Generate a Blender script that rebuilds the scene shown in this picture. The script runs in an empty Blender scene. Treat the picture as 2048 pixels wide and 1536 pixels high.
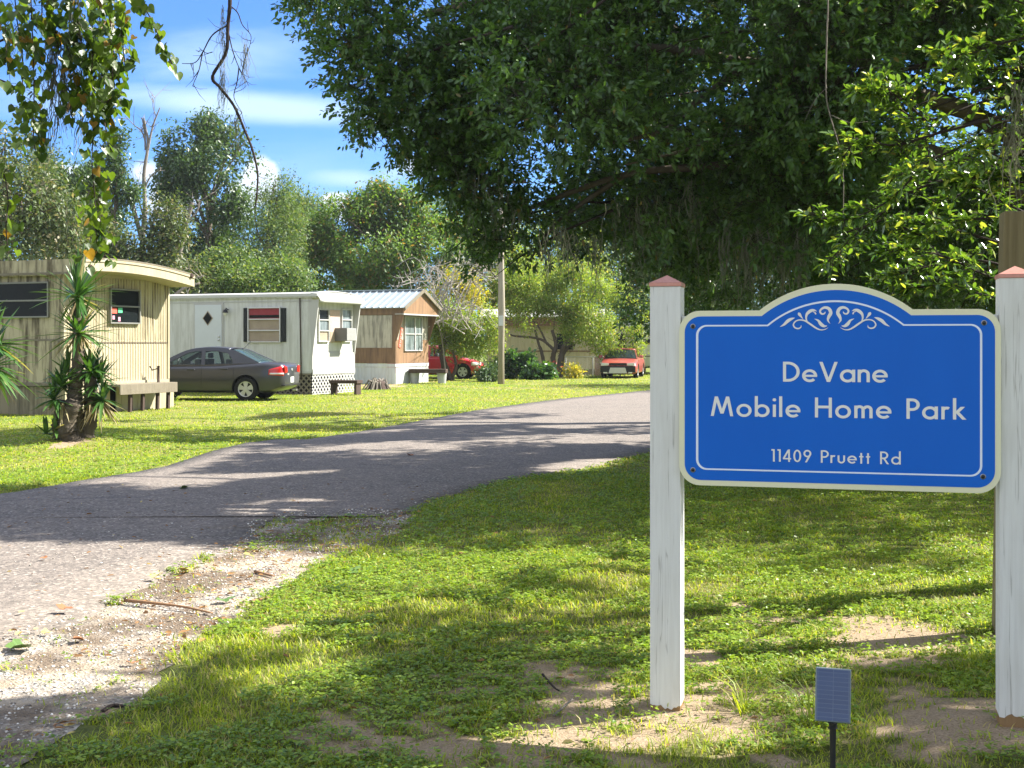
import bpy, bmesh, math, random
import numpy as np
from mathutils import Vector, Matrix
from mathutils.geometry import tessellate_polygon

# ------------------------------------------------------------------ camera, sky, sun
SC = bpy.context.scene
COL = SC.collection
F, HZ, H = 2500.0, 687.0, 1.6          # focal length in photo pixels, horizon row, eye height
SUN_AZ, SUN_EL = math.radians(16), math.radians(43)   # azimuth from +X towards +Y

cam_d = bpy.data.cameras.new("camera")
cam = bpy.data.objects.new("camera", cam_d)
COL.objects.link(cam)
cam.location = (0, 0, H)
cam.rotation_euler = (math.radians(90), 0, 0)
cam_d.sensor_width = 36
cam_d.lens = 36 * F / 2048
cam_d.shift_y = -81 / 2048
cam_d.clip_start = 0.05
cam_d.clip_end = 3000
SC.camera = cam
SC.view_settings.view_transform = 'Standard'
SC.view_settings.look = 'None'
SC.view_settings.exposure = 1.68
SC.view_settings.gamma = 1
SC.render.engine = 'CYCLES'
SC.cycles.max_bounces = 8
SC.cycles.transparent_max_bounces = 12
SC.cycles.diffuse_bounces = 4
SC.cycles.use_denoising = True

class NT:
    """small node-graph helper"""
    def __init__(s, tree):
        s.t = tree; s.t.nodes.clear()
    def n(s, typ, **kw):
        nd = s.t.nodes.new(typ)
        for k, v in kw.items():
            if k.startswith('i_'):
                key = k[2:]
                key = int(key) if key.isdigit() else key.replace('_', ' ')
                s.put(nd, key, v)
            else:
                setattr(nd, k, v)
        return nd
    def put(s, nd, key, v):
        sock = nd.inputs[key]
        if isinstance(v, bpy.types.NodeSocket): s.t.links.new(v, sock)
        elif isinstance(v, bpy.types.Node): s.t.links.new(v.outputs[0], sock)
        else:
            if sock.type == 'RGBA' and len(v) == 3: v = (*v, 1)
            sock.default_value = v
    def m(s, op, a, b=0.0, c=0.0, clamp=False):
        nd = s.t.nodes.new('ShaderNodeMath'); nd.operation = op; nd.use_clamp = clamp
        for i, v in enumerate((a, b, c)): s.put(nd, i, v)
        return nd.outputs[0]
    def mix(s, f, a, b, mode='MIX'):
        nd = s.t.nodes.new('ShaderNodeMix'); nd.data_type = 'RGBA'; nd.blend_type = mode
        s.put(nd, 0, f); s.put(nd, 6, a); s.put(nd, 7, b)
        return nd.outputs[2]
    def ramp(s, fac, stops, interp='LINEAR'):
        nd = s.t.nodes.new('ShaderNodeValToRGB'); cr = nd.color_ramp; cr.interpolation = interp
        while len(cr.elements) < len(stops): cr.elements.new(0.5)
        for e, (p, c) in zip(cr.elements, stops):
            e.position = p
            if isinstance(c, (int, float)): c = (c, c, c)
            e.color = (*c[:3], 1)
        s.put(nd, 0, fac)
        return nd.outputs[0]
    def noise(s, vec, scale, detail=4, rough=0.55, dist=0.0):
        nd = s.n('ShaderNodeTexNoise'); s.put(nd, 'Vector', vec)
        nd.inputs['Scale'].default_value = scale; nd.inputs['Detail'].default_value = detail
        nd.inputs['Roughness'].default_value = rough; nd.inputs['Distortion'].default_value = dist
        return nd.outputs[0]
    def mapping(s, vec, scale=(1, 1, 1), loc=(0, 0, 0), rot=(0, 0, 0)):
        nd = s.n('ShaderNodeMapping'); s.put(nd, 0, vec)
        nd.inputs['Scale'].default_value = scale; nd.inputs['Location'].default_value = loc
        nd.inputs['Rotation'].default_value = rot
        return nd.outputs[0]

world = bpy.data.worlds.new("World")
SC.world = world
world.use_nodes = True
w = NT(world.node_tree)
sky = w.n('ShaderNodeTexSky', sky_type='NISHITA', sun_disc=False, sun_elevation=SUN_EL,
          sun_rotation=math.pi / 2 - SUN_AZ, air_density=1.0, dust_density=0.6, ozone_density=2.5)
tc = w.n('ShaderNodeTexCoord')
sep = w.n('ShaderNodeSeparateXYZ'); w.put(sep, 0, tc.outputs['Generated'])
ay = w.m('MAXIMUM', w.m('ABSOLUTE', sep.outputs[1]), 0.02)
gx = w.m('DIVIDE', sep.outputs[0], ay)
gz = w.m('DIVIDE', sep.outputs[2], ay)
comb = w.n('ShaderNodeCombineXYZ'); w.put(comb, 0, gx); w.put(comb, 1, gz)
cvec = comb.outputs[0]
n_soft = w.noise(w.mapping(cvec, (5, 22, 1), rot=(0, 0, 0.07)), 1.0, 5, 0.6, 0.6)
n_puff = w.noise(cvec, 26, 6, 0.6)
def blob(px, py, rx, ry, slope=0.0, soft=0.6, amp=0.6, nz=None):
    """cloud patch round one sky direction (tangent-plane coordinates)"""
    cx, cz = (px - 1024) / F, (HZ - py) / F
    dx = w.m('SUBTRACT', gx, cx)
    dz = w.m('SUBTRACT', w.m('SUBTRACT', gz, cz), w.m('MULTIPLY', dx, slope))
    d = w.m('SQRT', w.m('ADD', w.m('POWER', w.m('ABSOLUTE', w.m('DIVIDE', dx, rx / F)), 2.0), w.m('POWER', w.m('ABSOLUTE', w.m('DIVIDE', dz, ry / F)), 2.0)))
    d = w.m('ADD', d, w.m('MULTIPLY', w.m('SUBTRACT', nz, 0.5), amp))
    mr = w.n('ShaderNodeMapRange', interpolation_type='SMOOTHSTEP')
    w.put(mr, 0, d); w.put(mr, 1, 1.0); w.put(mr, 2, 1.0 - soft); w.put(mr, 3, 0.0); w.put(mr, 4, 1.0)
    return mr.outputs[0]
cir = None
for b, k in ((blob(520, 214, 520, 44, -0.085, 0.9, 1.1, n_soft), 0.8),
          (blob(800, 244, 200, 40, -0.1, 0.9, 1.0, n_soft), 0.75),
          (blob(700, 356, 150, 32, -0.06, 0.9, 1.2, n_soft), 0.62),
          (blob(790, 345, 110, 34, 0.25, 0.9, 1.2, n_soft), 0.55),
          (blob(450, 110, 260, 75, 0.12, 1.0, 1.8, n_soft), 0.42),
          (blob(90, 200, 220, 60, -0.05, 1.0, 1.5, n_soft), 0.35),
          (blob(620, 345, 330, 90, 0.0, 1.0, 1.4, n_soft), 0.2)):
    b = w.m('MULTIPLY', b, k)
    cir = b if cir is None else w.m('MAXIMUM', cir, b)
cum = None
for b in (blob(522, 362, 44, 56, 0, 0.3, 0.9, n_puff), blob(488, 395, 40, 45, 0, 0.4, 1.0, n_puff),
          blob(674, 402, 42, 22, 0, 0.4, 1.0, n_puff), blob(705, 425, 60, 22, 0, 0.4, 0.8, n_puff),
          blob(345, 400, 70, 60, 0, 0.5, 1.1, n_puff), blob(290, 345, 40, 30, 0, 0.8, 1.0, n_puff),
          blob(150, 365, 55, 40, 0, 0.4, 1.0, n_puff), blob(120, 420, 90, 60, 0, 0.5, 1.0, n_puff),
          blob(960, 480, 90, 60, 0, 0.5, 1.0, n_puff), blob(860, 330, 70, 30, 0, 0.6, 1.0, n_puff),
          blob(-250, 330, 120, 60, 0, 0.5, 1.0, n_puff), blob(2500, 300, 180, 80, 0, 0.5, 1.0, n_puff)):
    cum = b if cum is None else w.m('MAXIMUM', cum, b)
# unseen bright cloud added overhead and behind the viewer to whiten the ambient light
n_far = w.noise(w.mapping(tc.outputs['Generated'], (1, 1, 1.8)), 2.3, 6, 0.6, 0.3)
back = w.n('ShaderNodeMapRange'); w.put(back, 0, sep.outputs[1]); back.inputs[1].default_value = 0.80; back.inputs[2].default_value = 0.45
far = w.m('MULTIPLY', w.ramp(n_far, [(0.40, 0.0), (0.52, 1.0)]), back.outputs[0])
sepc = w.mix(1.0, sky.outputs[0], (0.33, 0.53, 0.88), 'MULTIPLY')
c0 = w.mix(far, sepc, (4.4, 4.6, 4.9))
c1 = w.mix(cir, c0, (3.0, 3.9, 5.0))
c2 = w.mix(w.m('MULTIPLY', cum, 0.9), c1, w.mix(n_puff, (3.2, 3.8, 4.6), (5.2, 5.4, 5.6)))
bg = w.n('ShaderNodeBackground'); w.put(bg, 0, c2); bg.inputs[1].default_value = 0.092
out = w.n('ShaderNodeOutputWorld'); w.put(out, 0, bg)

sun_d = bpy.data.lights.new("sun", 'SUN')
sun = bpy.data.objects.new("sun", sun_d)
COL.objects.link(sun)
TOSUN = Vector((math.cos(SUN_EL) * math.cos(SUN_AZ), math.cos(SUN_EL) * math.sin(SUN_AZ), math.sin(SUN_EL)))
sun.rotation_euler = TOSUN.to_track_quat('Z', 'Y').to_euler()
sun_d.energy = 5.0
sun_d.angle = math.radians(0.53)
sun_d.color = (1.0, 0.95, 0.86)

# ------------------------------------------------------------------ helpers
def W(px, py, Y): return Vector(((px - 1024) / F * Y, Y, H + (HZ - py) / F * Y))
def G(px, py):
    Y = H * F / (py - HZ)
    return ((px - 1024) / F * Y, Y)
def mat(name): 
    m = bpy.data.materials.new(name); m.use_nodes = True
    return m, NT(m.node_tree)
def finish(g, bsdf): 
    o = g.n('ShaderNodeOutputMaterial'); g.put(o, 0, bsdf)
def bump(g, h, strength=0.3, dist=0.01):
    b = g.n('ShaderNodeBump'); g.put(b, 'Height', h)
    b.inputs['Strength'].default_value = strength; b.inputs['Distance'].default_value = dist
    return b.outputs[0]
def pbr(g, col, rough=0.6, spec=0.5, metal=0.0, normal=None, **kw):
    p = g.n('ShaderNodeBsdfPrincipled'); g.put(p, 'Base Color', col); g.put(p, 'Roughness', rough)
    g.put(p, 'Specular IOR Level', spec); g.put(p, 'Metallic', metal)
    if normal is not None: g.put(p, 'Normal', normal)
    for k, v in kw.items(): g.put(p, k.replace('_', ' '), v)
    return p
_simple = {}
def simple(name, col, rough=0.6, spec=0.4, metal=0.0, var=0.15, scale=8.0, bmp=0.1):
    """plain painted / plastic surface with a little mottling of its own colour"""
    if name in _simple: return _simple[name]
    m, g = mat(name)
    o = g.n('ShaderNodeTexCoord').outputs['Object']
    nz = g.noise(o, scale, 5, 0.6)
    c = g.mix(nz, tuple(x * (1 - var) for x in col), tuple(min(1, x * (1 + var)) for x in col))
    finish(g, pbr(g, c, rough, spec, metal, bump(g, nz, bmp, 0.005)))
    _simple[name] = m
    return m
def tag(o, label=None, cat=None, group=None, kind=None):
    if label: o['label'] = label
    if cat: o['category'] = cat
    if group: o['group'] = group
    if kind: o['kind'] = kind
    return o
def empty(name, loc=(0, 0, 0), rz=0.0, label=None, cat=None, group=None):
    o = bpy.data.objects.new(name, None)
    o.empty_display_size = 0.2
    COL.objects.link(o); o.location = loc; o.rotation_euler = (0, 0, rz)
    return tag(o, label, cat, group)

class MB:
    """collects shapes into one mesh"""
    def __init__(s): s.v = []; s.f = []; s.mi = []; s.cur = 0
    def add(s, vs, fs):
        b = len(s.v); s.v += [tuple(v) for v in vs]
        s.f += [tuple(i + b for i in f) for f in fs]; s.mi += [s.cur] * len(fs)
        return s
    def box(s, x0, x1, y0, y1, z0, z1):
        vs = [(x, y, z) for z in (z0, z1) for y in (y0, y1) for x in (x0, x1)]
        return s.add(vs, [(0, 2, 3, 1), (4, 5, 7, 6), (0, 1, 5, 4), (2, 6, 7, 3), (0, 4, 6, 2), (1, 3, 7, 5)])
    def bar(s, p0, p1, wx, wy, up=(0, 0, 1)):
        p0, p1, up = Vector(p0), Vector(p1), Vector(up)
        d = (p1 - p0).normalized()
        if abs(d.dot(up)) > 0.97: up = Vector((1, 0, 0))
        a = d.cross(up).normalized(); b = a.cross(d).normalized()
        vs = [p + a * sx * wx / 2 + b * sy * wy / 2 for p in (p0, p1) for sy in (-1, 1) for sx in (-1, 1)]
        return s.add(vs, [(0, 1, 3, 2), (4, 6, 7, 5), (0, 4, 5, 1), (2, 3, 7, 6), (0, 2, 6, 4), (1, 5, 7, 3)])
    def prism(s, pts, axis, a0, a1):
        """polygon in the two remaining axes extruded along axis"""
        n = len(pts)
        def mk(p, t):
            if axis == 'x': return (t, p[0], p[1])
            if axis == 'y': return (p[0], t, p[1])
            return (p[0], p[1], t)
        vs = [mk(p, a0) for p in pts] + [mk(p, a1) for p in pts]
        tri = tessellate_polygon([[Vector((p[0], p[1], 0)) for p in pts]])
        fs = [tuple(t) for t in tri] + [tuple(i + n for i in reversed(t)) for t in tri]
        fs += [(i, (i + 1) % n, n + (i + 1) % n, n + i) for i in range(n)]
        return s.add(vs, fs)
    def tube(s, path, rad, sides=6, cap=True):
        path = [Vector(p) for p in path]
        if not hasattr(rad, '__len__'): rad = [rad] * len(path)
        vs = []; ref = None
        for i, p in enumerate(path):
            d = (path[min(i + 1, len(path) - 1)] - path[max(i - 1, 0)])
            d = d.normalized() if d.length > 1e-9 else Vector((0, 0, 1))
            if ref is None: ref = Vector((1, 0, 0)) if abs(d.x) < 0.8 else Vector((0, 1, 0))
            a = d.cross(ref)
            a = a.normalized() if a.length > 1e-6 else d.orthogonal().normalized()
            b = d.cross(a).normalized(); ref = b.cross(d) if b.cross(d).length > 1e-6 else ref
            ref = -a.cross(d).normalized() if False else ref
            for k in range(sides):
                t = 2 * math.pi * k / sides
                vs.append(p + (a * math.cos(t) + b * math.sin(t)) * rad[i])
        fs = []
        for i in range(len(path) - 1):
            for k in range(sides):
                k2 = (k + 1) % sides
                fs.append((i * sides + k, i * sides + k2, (i + 1) * sides + k2, (i + 1) * sides + k))
        if cap:
            fs.append(tuple(reversed(range(sides)))); fs.append(tuple(range((len(path) - 1) * sides, len(path) * sides)))
        return s.add(vs, fs)
    def lathe(s, prof, axis='z', n=24, c=(0, 0, 0)):
        vs = []
        for r, t in prof:
            for k in range(n):
                a = 2 * math.pi * k / n
                u, v = r * math.cos(a), r * math.sin(a)
                p = {'z': (u, v, t), 'y': (u, t, v), 'x': (t, u, v)}[axis]
                vs.append((p[0] + c[0], p[1] + c[1], p[2] + c[2]))
        fs = []
        for i in range(len(prof) - 1):
            for k in range(n):
                k2 = (k + 1) % n
                fs.append((i * n + k, i * n + k2, (i + 1) * n + k2, (i + 1) * n + k))
        return s.add(vs, fs)
    def build(s, name, mats, parent=None, smooth=False, bevel=0.0, auto=None, solid=0.0):
        me = bpy.data.meshes.new(name); me.from_pydata(s.v, [], s.f)
        if not isinstance(mats, (list, tuple)): mats = [mats]
        for m in mats: me.materials.append(m)
        if len(mats) > 1: me.polygons.foreach_set('material_index', s.mi)
        bm = bmesh.new(); bm.from_mesh(me); bmesh.ops.recalc_face_normals(bm, faces=bm.faces); bm.to_mesh(me); bm.free()
        if smooth:
            me.polygons.foreach_set('use_smooth', [True] * len(me.polygons))
            if auto: me.set_sharp_from_angle(angle=math.radians(auto))
        o = bpy.data.objects.new(name, me); COL.objects.link(o); o.parent = parent
        if solid:
            md = o.modifiers.new('solid', 'SOLIDIFY'); md.thickness = solid; md.offset = -1
        if bevel:
            md = o.modifiers.new('bevel', 'BEVEL'); md.width = bevel; md.segments = 2; md.limit_method = 'ANGLE'
        return o

def np_mesh(name, V, Q, m, parent=None, smooth=False):
    """V (n,3), Q (k,4 or 3) index array -> object"""
    me = bpy.data.meshes.new(name)
    V = np.ascontiguousarray(V, dtype=np.float32); Q = np.ascontiguousarray(Q, dtype=np.int32)
    me.vertices.add(len(V)); me.vertices.foreach_set('co', V.ravel())
    k = Q.shape[1]
    me.loops.add(Q.size); me.loops.foreach_set('vertex_index', Q.ravel())
    me.polygons.add(len(Q))
    me.polygons.foreach_set('loop_start', np.arange(0, Q.size, k, dtype=np.int32))
    me.polygons.foreach_set('loop_total', np.full(len(Q), k, dtype=np.int32))
    if smooth: me.polygons.foreach_set('use_smooth', np.ones(len(Q), dtype=bool))
    me.update(calc_edges=True)
    me.materials.append(m)
    o = bpy.data.objects.new(name, me); COL.objects.link(o); o.parent = parent
    return o
def unit(a): return a / np.maximum(np.linalg.norm(a, axis=-1, keepdims=True), 1e-9)
def leaf_arrays(C, D, N, L, Wd, fold=0.12, droop=0.1):
    """lens-shaped folded leaves: two quads each"""
    n = len(C); D = unit(D); S = unit(np.cross(D, N)); N = unit(np.cross(S, D))
    L = np.broadcast_to(np.asarray(L, float), (n,))[:, None]; Wd = np.broadcast_to(np.asarray(Wd, float), (n,))[:, None]
    dz = np.zeros((n, 3)); dz[:, 2] = -1
    V = np.empty((n, 6, 3))
    V[:, 0] = C
    V[:, 1] = C + D * L * .32 + S * Wd * .46 + N * Wd * fold
    V[:, 2] = C + D * L * .7 + S * Wd * .40 + N * Wd * fold + dz * L * droop * .4
    V[:, 3] = C + D * L + dz * L * droop
    V[:, 4] = C + D * L * .7 - S * Wd * .40 + N * Wd * fold + dz * L * droop * .4
    V[:, 5] = C + D * L * .32 - S * Wd * .46 + N * Wd * fold
    b = np.arange(n)[:, None] * 6
    Q = np.concatenate([b + np.array([[0, 1, 2, 3]]), b + np.array([[0, 3, 4, 5]])], axis=0)
    return V.reshape(-1, 3), Q
def join(parts):
    Vs, Qs, o = [], [], 0
    for V, Q in parts:
        Vs.append(V); Qs.append(Q + o); o += len(V)
    return np.concatenate(Vs), np.concatenate(Qs)
def rnd_dirs(rng, n, zb=0.0):
    d = rng.normal(size=(n, 3)); d[:, 2] += zb
    return unit(d)
class Wob:
    """cheap smooth pseudo-noise in -1..1 from random sinusoids"""
    def __init__(s, seed, scale, dims=3, n=9):
        r = np.random.default_rng(seed); s.k = r.normal(size=(n, dims)) * scale; s.p = r.uniform(0, 6.28, n)
    def __call__(s, P): return np.sin(np.asarray(P) @ s.k.T + s.p).sum(axis=1) / math.sqrt(len(s.p)) / 1.2
def inpoly(x, y, poly):
    x = np.asarray(x); y = np.asarray(y); r = np.zeros(x.shape, bool); n = len(poly)
    for i in range(n):
        x0, y0 = poly[i]; x1, y1 = poly[(i + 1) % n]
        c = ((y0 > y) != (y1 > y))
        with np.errstate(divide='ignore', invalid='ignore'):
            xi = (x1 - x0) * (y - y0) / ((y1 - y0) if y1 != y0 else 1e-9) + x0
        r ^= c & (x < xi)
    return r
def smooth_path(pts, n=6):
    pts = [Vector(p) for p in pts]; out = []
    for i in range(len(pts) - 1):
        p0, p1, p2, p3 = pts[max(i - 1, 0)], pts[i], pts[i + 1], pts[min(i + 2, len(pts) - 1)]
        for k in range(n):
            t = k / n
            out.append(0.5 * ((2 * p1) + (p2 - p0) * t + (2 * p0 - 5 * p1 + 4 * p2 - p3) * t * t + (3 * p1 - p0 - 3 * p2 + p3) * t ** 3))
    out.append(pts[-1])
    return out

# ------------------------------------------------------------------ foliage and bark materials
def leaf_mat(name, dark, light, odd=None, trans=0.35, rough=0.42, spec=0.5, tcol=None, oddp=0.93):
    m, g = mat(name)
    ge = g.n('ShaderNodeNewGeometry')
    r = ge.outputs['Random Per Island']
    stops = [(0.0, dark), (0.8, light)]
    if odd: stops += [(oddp - .005, light), (oddp, odd)]
    c = g.ramp(r, stops)
    nz = g.noise(ge.outputs['Position'], 1.3, 3, 0.5)
    c = g.mix(0.6, c, g.mix(nz, (0.5, 0.55, 0.5), (1.45, 1.4, 1.3)), 'MULTIPLY')
    p = pbr(g, c, rough, spec)
    t = g.n('ShaderNodeBsdfTranslucent')
    g.put(t, 0, g.mix(1.0, c, tcol or (2.6, 2.5, 0.9), 'MULTIPLY'))
    mx = g.n('ShaderNodeMixShader'); g.put(mx, 0, trans); g.put(mx, 1, p); g.put(mx, 2, t)
    finish(g, mx)
    return m
M_OAK = leaf_mat('oak leaf', (0.026, 0.065, 0.018), (0.08, 0.16, 0.036), (0.16, 0.13, 0.03), 0.30, 0.34, 0.6, oddp=0.988)
M_FRESH = leaf_mat('fresh oak leaf', (0.035, 0.09, 0.022), (0.115, 0.2, 0.035), (0.3, 0.35, 0.08), 0.34, 0.26, 0.7, (2.2, 2.1, 0.7), oddp=0.9)
M_VINE = leaf_mat('vine leaf', (0.022, 0.055, 0.011), (0.08, 0.13, 0.016), (0.2, 0.12, 0.02), 0.4, 0.4, 0.5, oddp=0.95)
M_BGT = {
 'grey':  leaf_mat('mossy oak foliage', (0.04, 0.07, 0.028), (0.1, 0.135, 0.05), (0.2, 0.18, 0.12), 0.25, 0.5, 0.4, oddp=0.86),
 'dark':  leaf_mat('ivy foliage', (0.025, 0.06, 0.022), (0.07, 0.12, 0.045), None, 0.25, 0.4, 0.5),
 'mid':   leaf_mat('mid green foliage', (0.045, 0.09, 0.03), (0.11, 0.17, 0.055), (0.18, 0.2, 0.07), 0.3, 0.5, 0.4, oddp=0.9),
 'yel':   leaf_mat('golden green foliage', (0.04, 0.095, 0.02), (0.12, 0.2, 0.035), (0.2, 0.13, 0.04), 0.35, 0.5, 0.4, oddp=0.9),
 'lime':  leaf_mat('lime green foliage', (0.08, 0.14, 0.02), (0.21, 0.28, 0.05), (0.3, 0.26, 0.1), 0.4, 0.5, 0.4, oddp=0.9),
 'gold':  leaf_mat('yellow foliage', (0.22, 0.2, 0.02), (0.4, 0.34, 0.03), (0.12, 0.2, 0.03), 0.4, 0.5, 0.4, oddp=0.7),
 'red':   leaf_mat('red flowers', (0.25, 0.02, 0.02), (0.4, 0.06, 0.05), (0.1, 0.2, 0.03), 0.3, 0.5, 0.4, oddp=0.7),
 'deep':  leaf_mat('deep green big leaf', (0.02, 0.06, 0.02), (0.06, 0.13, 0.03), None, 0.3, 0.3, 0.5),
}
M_YUC = leaf_mat('yucca blade', (0.03, 0.09, 0.02), (0.075, 0.16, 0.035), (0.3, 0.27, 0.14), 0.2, 0.35, 0.6, oddp=0.9)
M_YUCD = leaf_mat('dry yucca blade', (0.16, 0.12, 0.06), (0.34, 0.29, 0.17), None, 0.2, 0.6, 0.3)
M_MOSS = leaf_mat('spanish moss', (0.11, 0.115, 0.085), (0.2, 0.2, 0.15), None, 0.25, 0.9, 0.1, (1.2, 1.2, 1.0))
M_GRASS = leaf_mat('grass blade', (0.10, 0.165, 0.012), (0.35, 0.40, 0.035), (0.40, 0.34, 0.16), 0.4, 0.5, 0.35, (2.1, 2.1, 0.7), oddp=0.85)
M_CLOVER = leaf_mat('broadleaf weed', (0.08, 0.16, 0.018), (0.25, 0.34, 0.035), (0.24, 0.3, 0.07), 0.32, 0.42, 0.45, (2.0, 2.1, 0.7), oddp=0.93)
M_DRY = leaf_mat('dry leaf', (0.12, 0.06, 0.025), (0.36, 0.2, 0.08), (0.5, 0.42, 0.16), 0.2, 0.6, 0.3, (1.3, 1.1, 0.7), oddp=0.85)
def bark(name, a, b, sx=22, sz=3, bmp=0.9):
    m, g = mat(name); o = g.n('ShaderNodeTexCoord').outputs['Object']
    n1 = g.noise(g.mapping(o, (sx, sx, sz)), 1.0, 6, 0.65, 0.3); n2 = g.noise(o, 1.7, 3)
    c = g.mix(n1, a, b); c = g.mix(g.m('MULTIPLY', n2, 0.5), c, tuple(x * .5 for x in a))
    finish(g, pbr(g, c, 0.85, 0.2, 0, bump(g, n1, bmp, 0.02)))
    return m
M_BARK = bark('oak bark', (0.07, 0.055, 0.04), (0.2, 0.17, 0.13))
M_DEAD = bark('dead bark', (0.16, 0.14, 0.12), (0.36, 0.32, 0.27))
M_TWIG = bark('dark twig bark', (0.03, 0.022, 0.02), (0.07, 0.055, 0.045))
M_GREYTWIG = bark('grey bare twig', (0.3, 0.27, 0.23), (0.5, 0.46, 0.4))
M_POLE = bark('utility pole wood', (0.3, 0.26, 0.2), (0.46, 0.42, 0.33), 30, 0.6, 0.4)

# ------------------------------------------------------------------ ground, road, shoulder
NEAR_EDGE = [(-9.0, 0.5), (-5.2, 3.2), (-3.6, 5.3)] + [G(*p) for p in ((0, 1290), (70, 1272), (180, 1240), (240, 1208), (300, 1180), (360, 1142), (440, 1112), (505, 1083), (508, 1062), (545, 1042), (700, 1030), (780, 1035), (835, 1022), (870, 1000), (1000, 965), (1200, 930), (1300, 905))] + [(5.5, 25), (12, 36), (30, 62)]
FAR_EDGE = [(-26, -1), (-14, 6.0), (-8.6, 10.4)] + [G(*p) for p in ((0, 990), (170, 963), (330, 935), (420, 905), (490, 888), (545, 880), (620, 879), (700, 868), (800, 850), (950, 822), (1100, 801), (1300, 781))] + [(9.5, 51), (20, 68), (34, 84)]
def resample(pts, n):
    P = np.array(pts, float); s = np.r_[0, np.cumsum(np.linalg.norm(np.diff(P, axis=0), axis=1))]
    t = np.linspace(0, s[-1], n)
    return np.stack([np.interp(t, s, P[:, 0]), np.interp(t, s, P[:, 1])], 1)
NS = 900
ne = resample(NEAR_EDGE, NS); fe = resample(FAR_EDGE, NS)
rw = Wob(3, 5.0, 2); rw2 = Wob(4, 16.0, 2)
ne[:, 1] += rw(ne) * 0.05 + rw2(ne) * 0.025; ne[:, 0] += rw(ne + 9) * 0.05
fe[:, 1] += rw(fe) * 0.10 + rw2(fe) * 0.04
ROAD_POLY = [tuple(p) for p in ne[::4]] + [tuple(p) for p in fe[::-4]]
SHOULDER = [(-8, -0.5), (-6, 2.6), (-3.9, 5.0)] + [G(*p) for p in ((-60, 1305), (0, 1278), (70, 1260), (180, 1225), (300, 1168), (430, 1105), (500, 1075), (500, 1050), (560, 1032), (700, 1022), (790, 1026), (838, 1030), (790, 1062), (725, 1098), (640, 1130), (590, 1165), (520, 1190), (490, 1225), (420, 1262), (395, 1290), (330, 1340), (295, 1400), (190, 1440), (130, 1490), (20, 1560), (-200, 1650))] + [(-3.2, 1.5), (-4, -0.5)]
DIRT = [(1170, 1390, .16, .42), (1140, 1455, .16, .3), (1080, 1345, .08, .2), (1410, 1452, .30, .16), (1340, 1435, .16, .12), (1400, 1318, .12, .25),
        (1795, 1272, .26, .42), (1900, 1440, .36, .22), (2020, 1475, .3, .25), (1560, 1530, .12, .1), (900, 1500, .12, .12),
        (150, 893, .2, .6), (750, 772, 1.1, 1.6), (330, 1000, .2, .6), (560, 1260, .10, .2), (1480, 1215, .06, .15)]
THIN = [(1160, 1440, .55, .9), (1450, 1450, .6, .45), (1900, 1440, .6, .55), (930, 1470, .4, .4), (1780, 1285, .6, .6), (700, 1470, .3, .3), (1560, 1400, .5, .4)]
dw = Wob(11, 7.0, 2); dw2 = Wob(12, 24.0, 2); dw3 = Wob(13, 2.2, 2)
def sand(x, y):
    P = np.stack([x, y], -1)
    s = np.zeros(len(x))
    for px, py, rx, ry in DIRT:
        cx, cy = G(px, py)
        d = ((x - cx) / rx) ** 2 + ((y - cy) / ry) ** 2
        s = np.maximum(s, 1.15 - .8 * d + 0.6 * dw(P) + 0.45 * dw2(P))
    for px, py, rx, ry in THIN:
        cx, cy = G(px, py)
        d = ((x - cx) / rx) ** 2 + ((y - cy) / ry) ** 2
        s = np.maximum(s, np.minimum(.62 - .35 * d + 0.35 * dw(P * 1.4 + 2) + 0.4 * dw2(P + 1), .95))
    s = np.maximum(s, (dw(P * .9 + 3) * .7 + dw2(P) * .5 + dw3(P) * .4 - 1.25) * 1.0 * np.clip((9 - y) / 3, 0.25, 1))
    return np.clip(s, 0, 1)
def mound(x, y):
    P = np.stack([x, y], -1)
    z = np.maximum(0.004 + 0.007 * dw3(P) + 0.004 * dw(P), .001)
    for cx, cy, r, h in ((2.05, 5.0, .55, .055), (0.66, 5.4, .35, .02), (-6.95, 19.9, .8, .12)):
        z += h * np.exp(-(((x - cx) ** 2 + (y - cy) ** 2) / r ** 2))
    return z
xs = np.r_[-900, -500, -250, -120, -70, -45, np.arange(-30, -8, .5), np.arange(-8, 8, .07), np.arange(8, 30, .5), 45, 70, 120, 250, 500, 900]
ys = np.r_[-60, -30, -12, -4, 0, 2, np.arange(3, 14, .07), np.arange(14, 24, .12), np.arange(24, 60, .5), 70, 85, 110, 160, 260, 500, 1200]
GX, GY = np.meshgrid(xs, ys)
gxf, gyf = GX.ravel(), GY.ravel()
inroad = inpoly(gxf, gyf, ROAD_POLY); inshould = inpoly(gxf, gyf, SHOULDER)
gz_ = np.where(inroad | inshould | (gyf > 60) | (gyf < 2), 0, mound(gxf, gyf))
gz_ = np.where(inroad, -0.02, np.where(inshould, -0.002, gz_))
V = np.stack([gxf, gyf, gz_], 1)
nx, ny = len(xs), len(ys)
i = (np.arange(ny - 1)[:, None] * nx + np.arange(nx - 1)[None]).ravel()
m, g = mat('soil and turf')
geo = g.n('ShaderNodeNewGeometry').outputs['Position']
sa = g.n('ShaderNodeAttribute', attribute_name='sand').outputs['Fac']
n1 = g.noise(geo, 14, 6, 0.65); n2 = g.noise(geo, 1.1, 4, 0.6); n3 = g.noise(geo, 90, 4, 0.7); n4 = g.noise(geo, 0.35, 3)
turf = g.ramp(n1, [(0.3, (0.04, 0.062, 0.014)), (0.5, (0.09, 0.15, 0.022)), (0.7, (0.16, 0.22, 0.04))])
turf = g.mix(g.m('MULTIPLY', n2, 0.75), turf, (0.19, 0.235, 0.04))
turf = g.mix(g.ramp(n4, [(0.42, 0.0), (0.62, 0.6)]), turf, (0.27, 0.22, 0.09))
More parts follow.
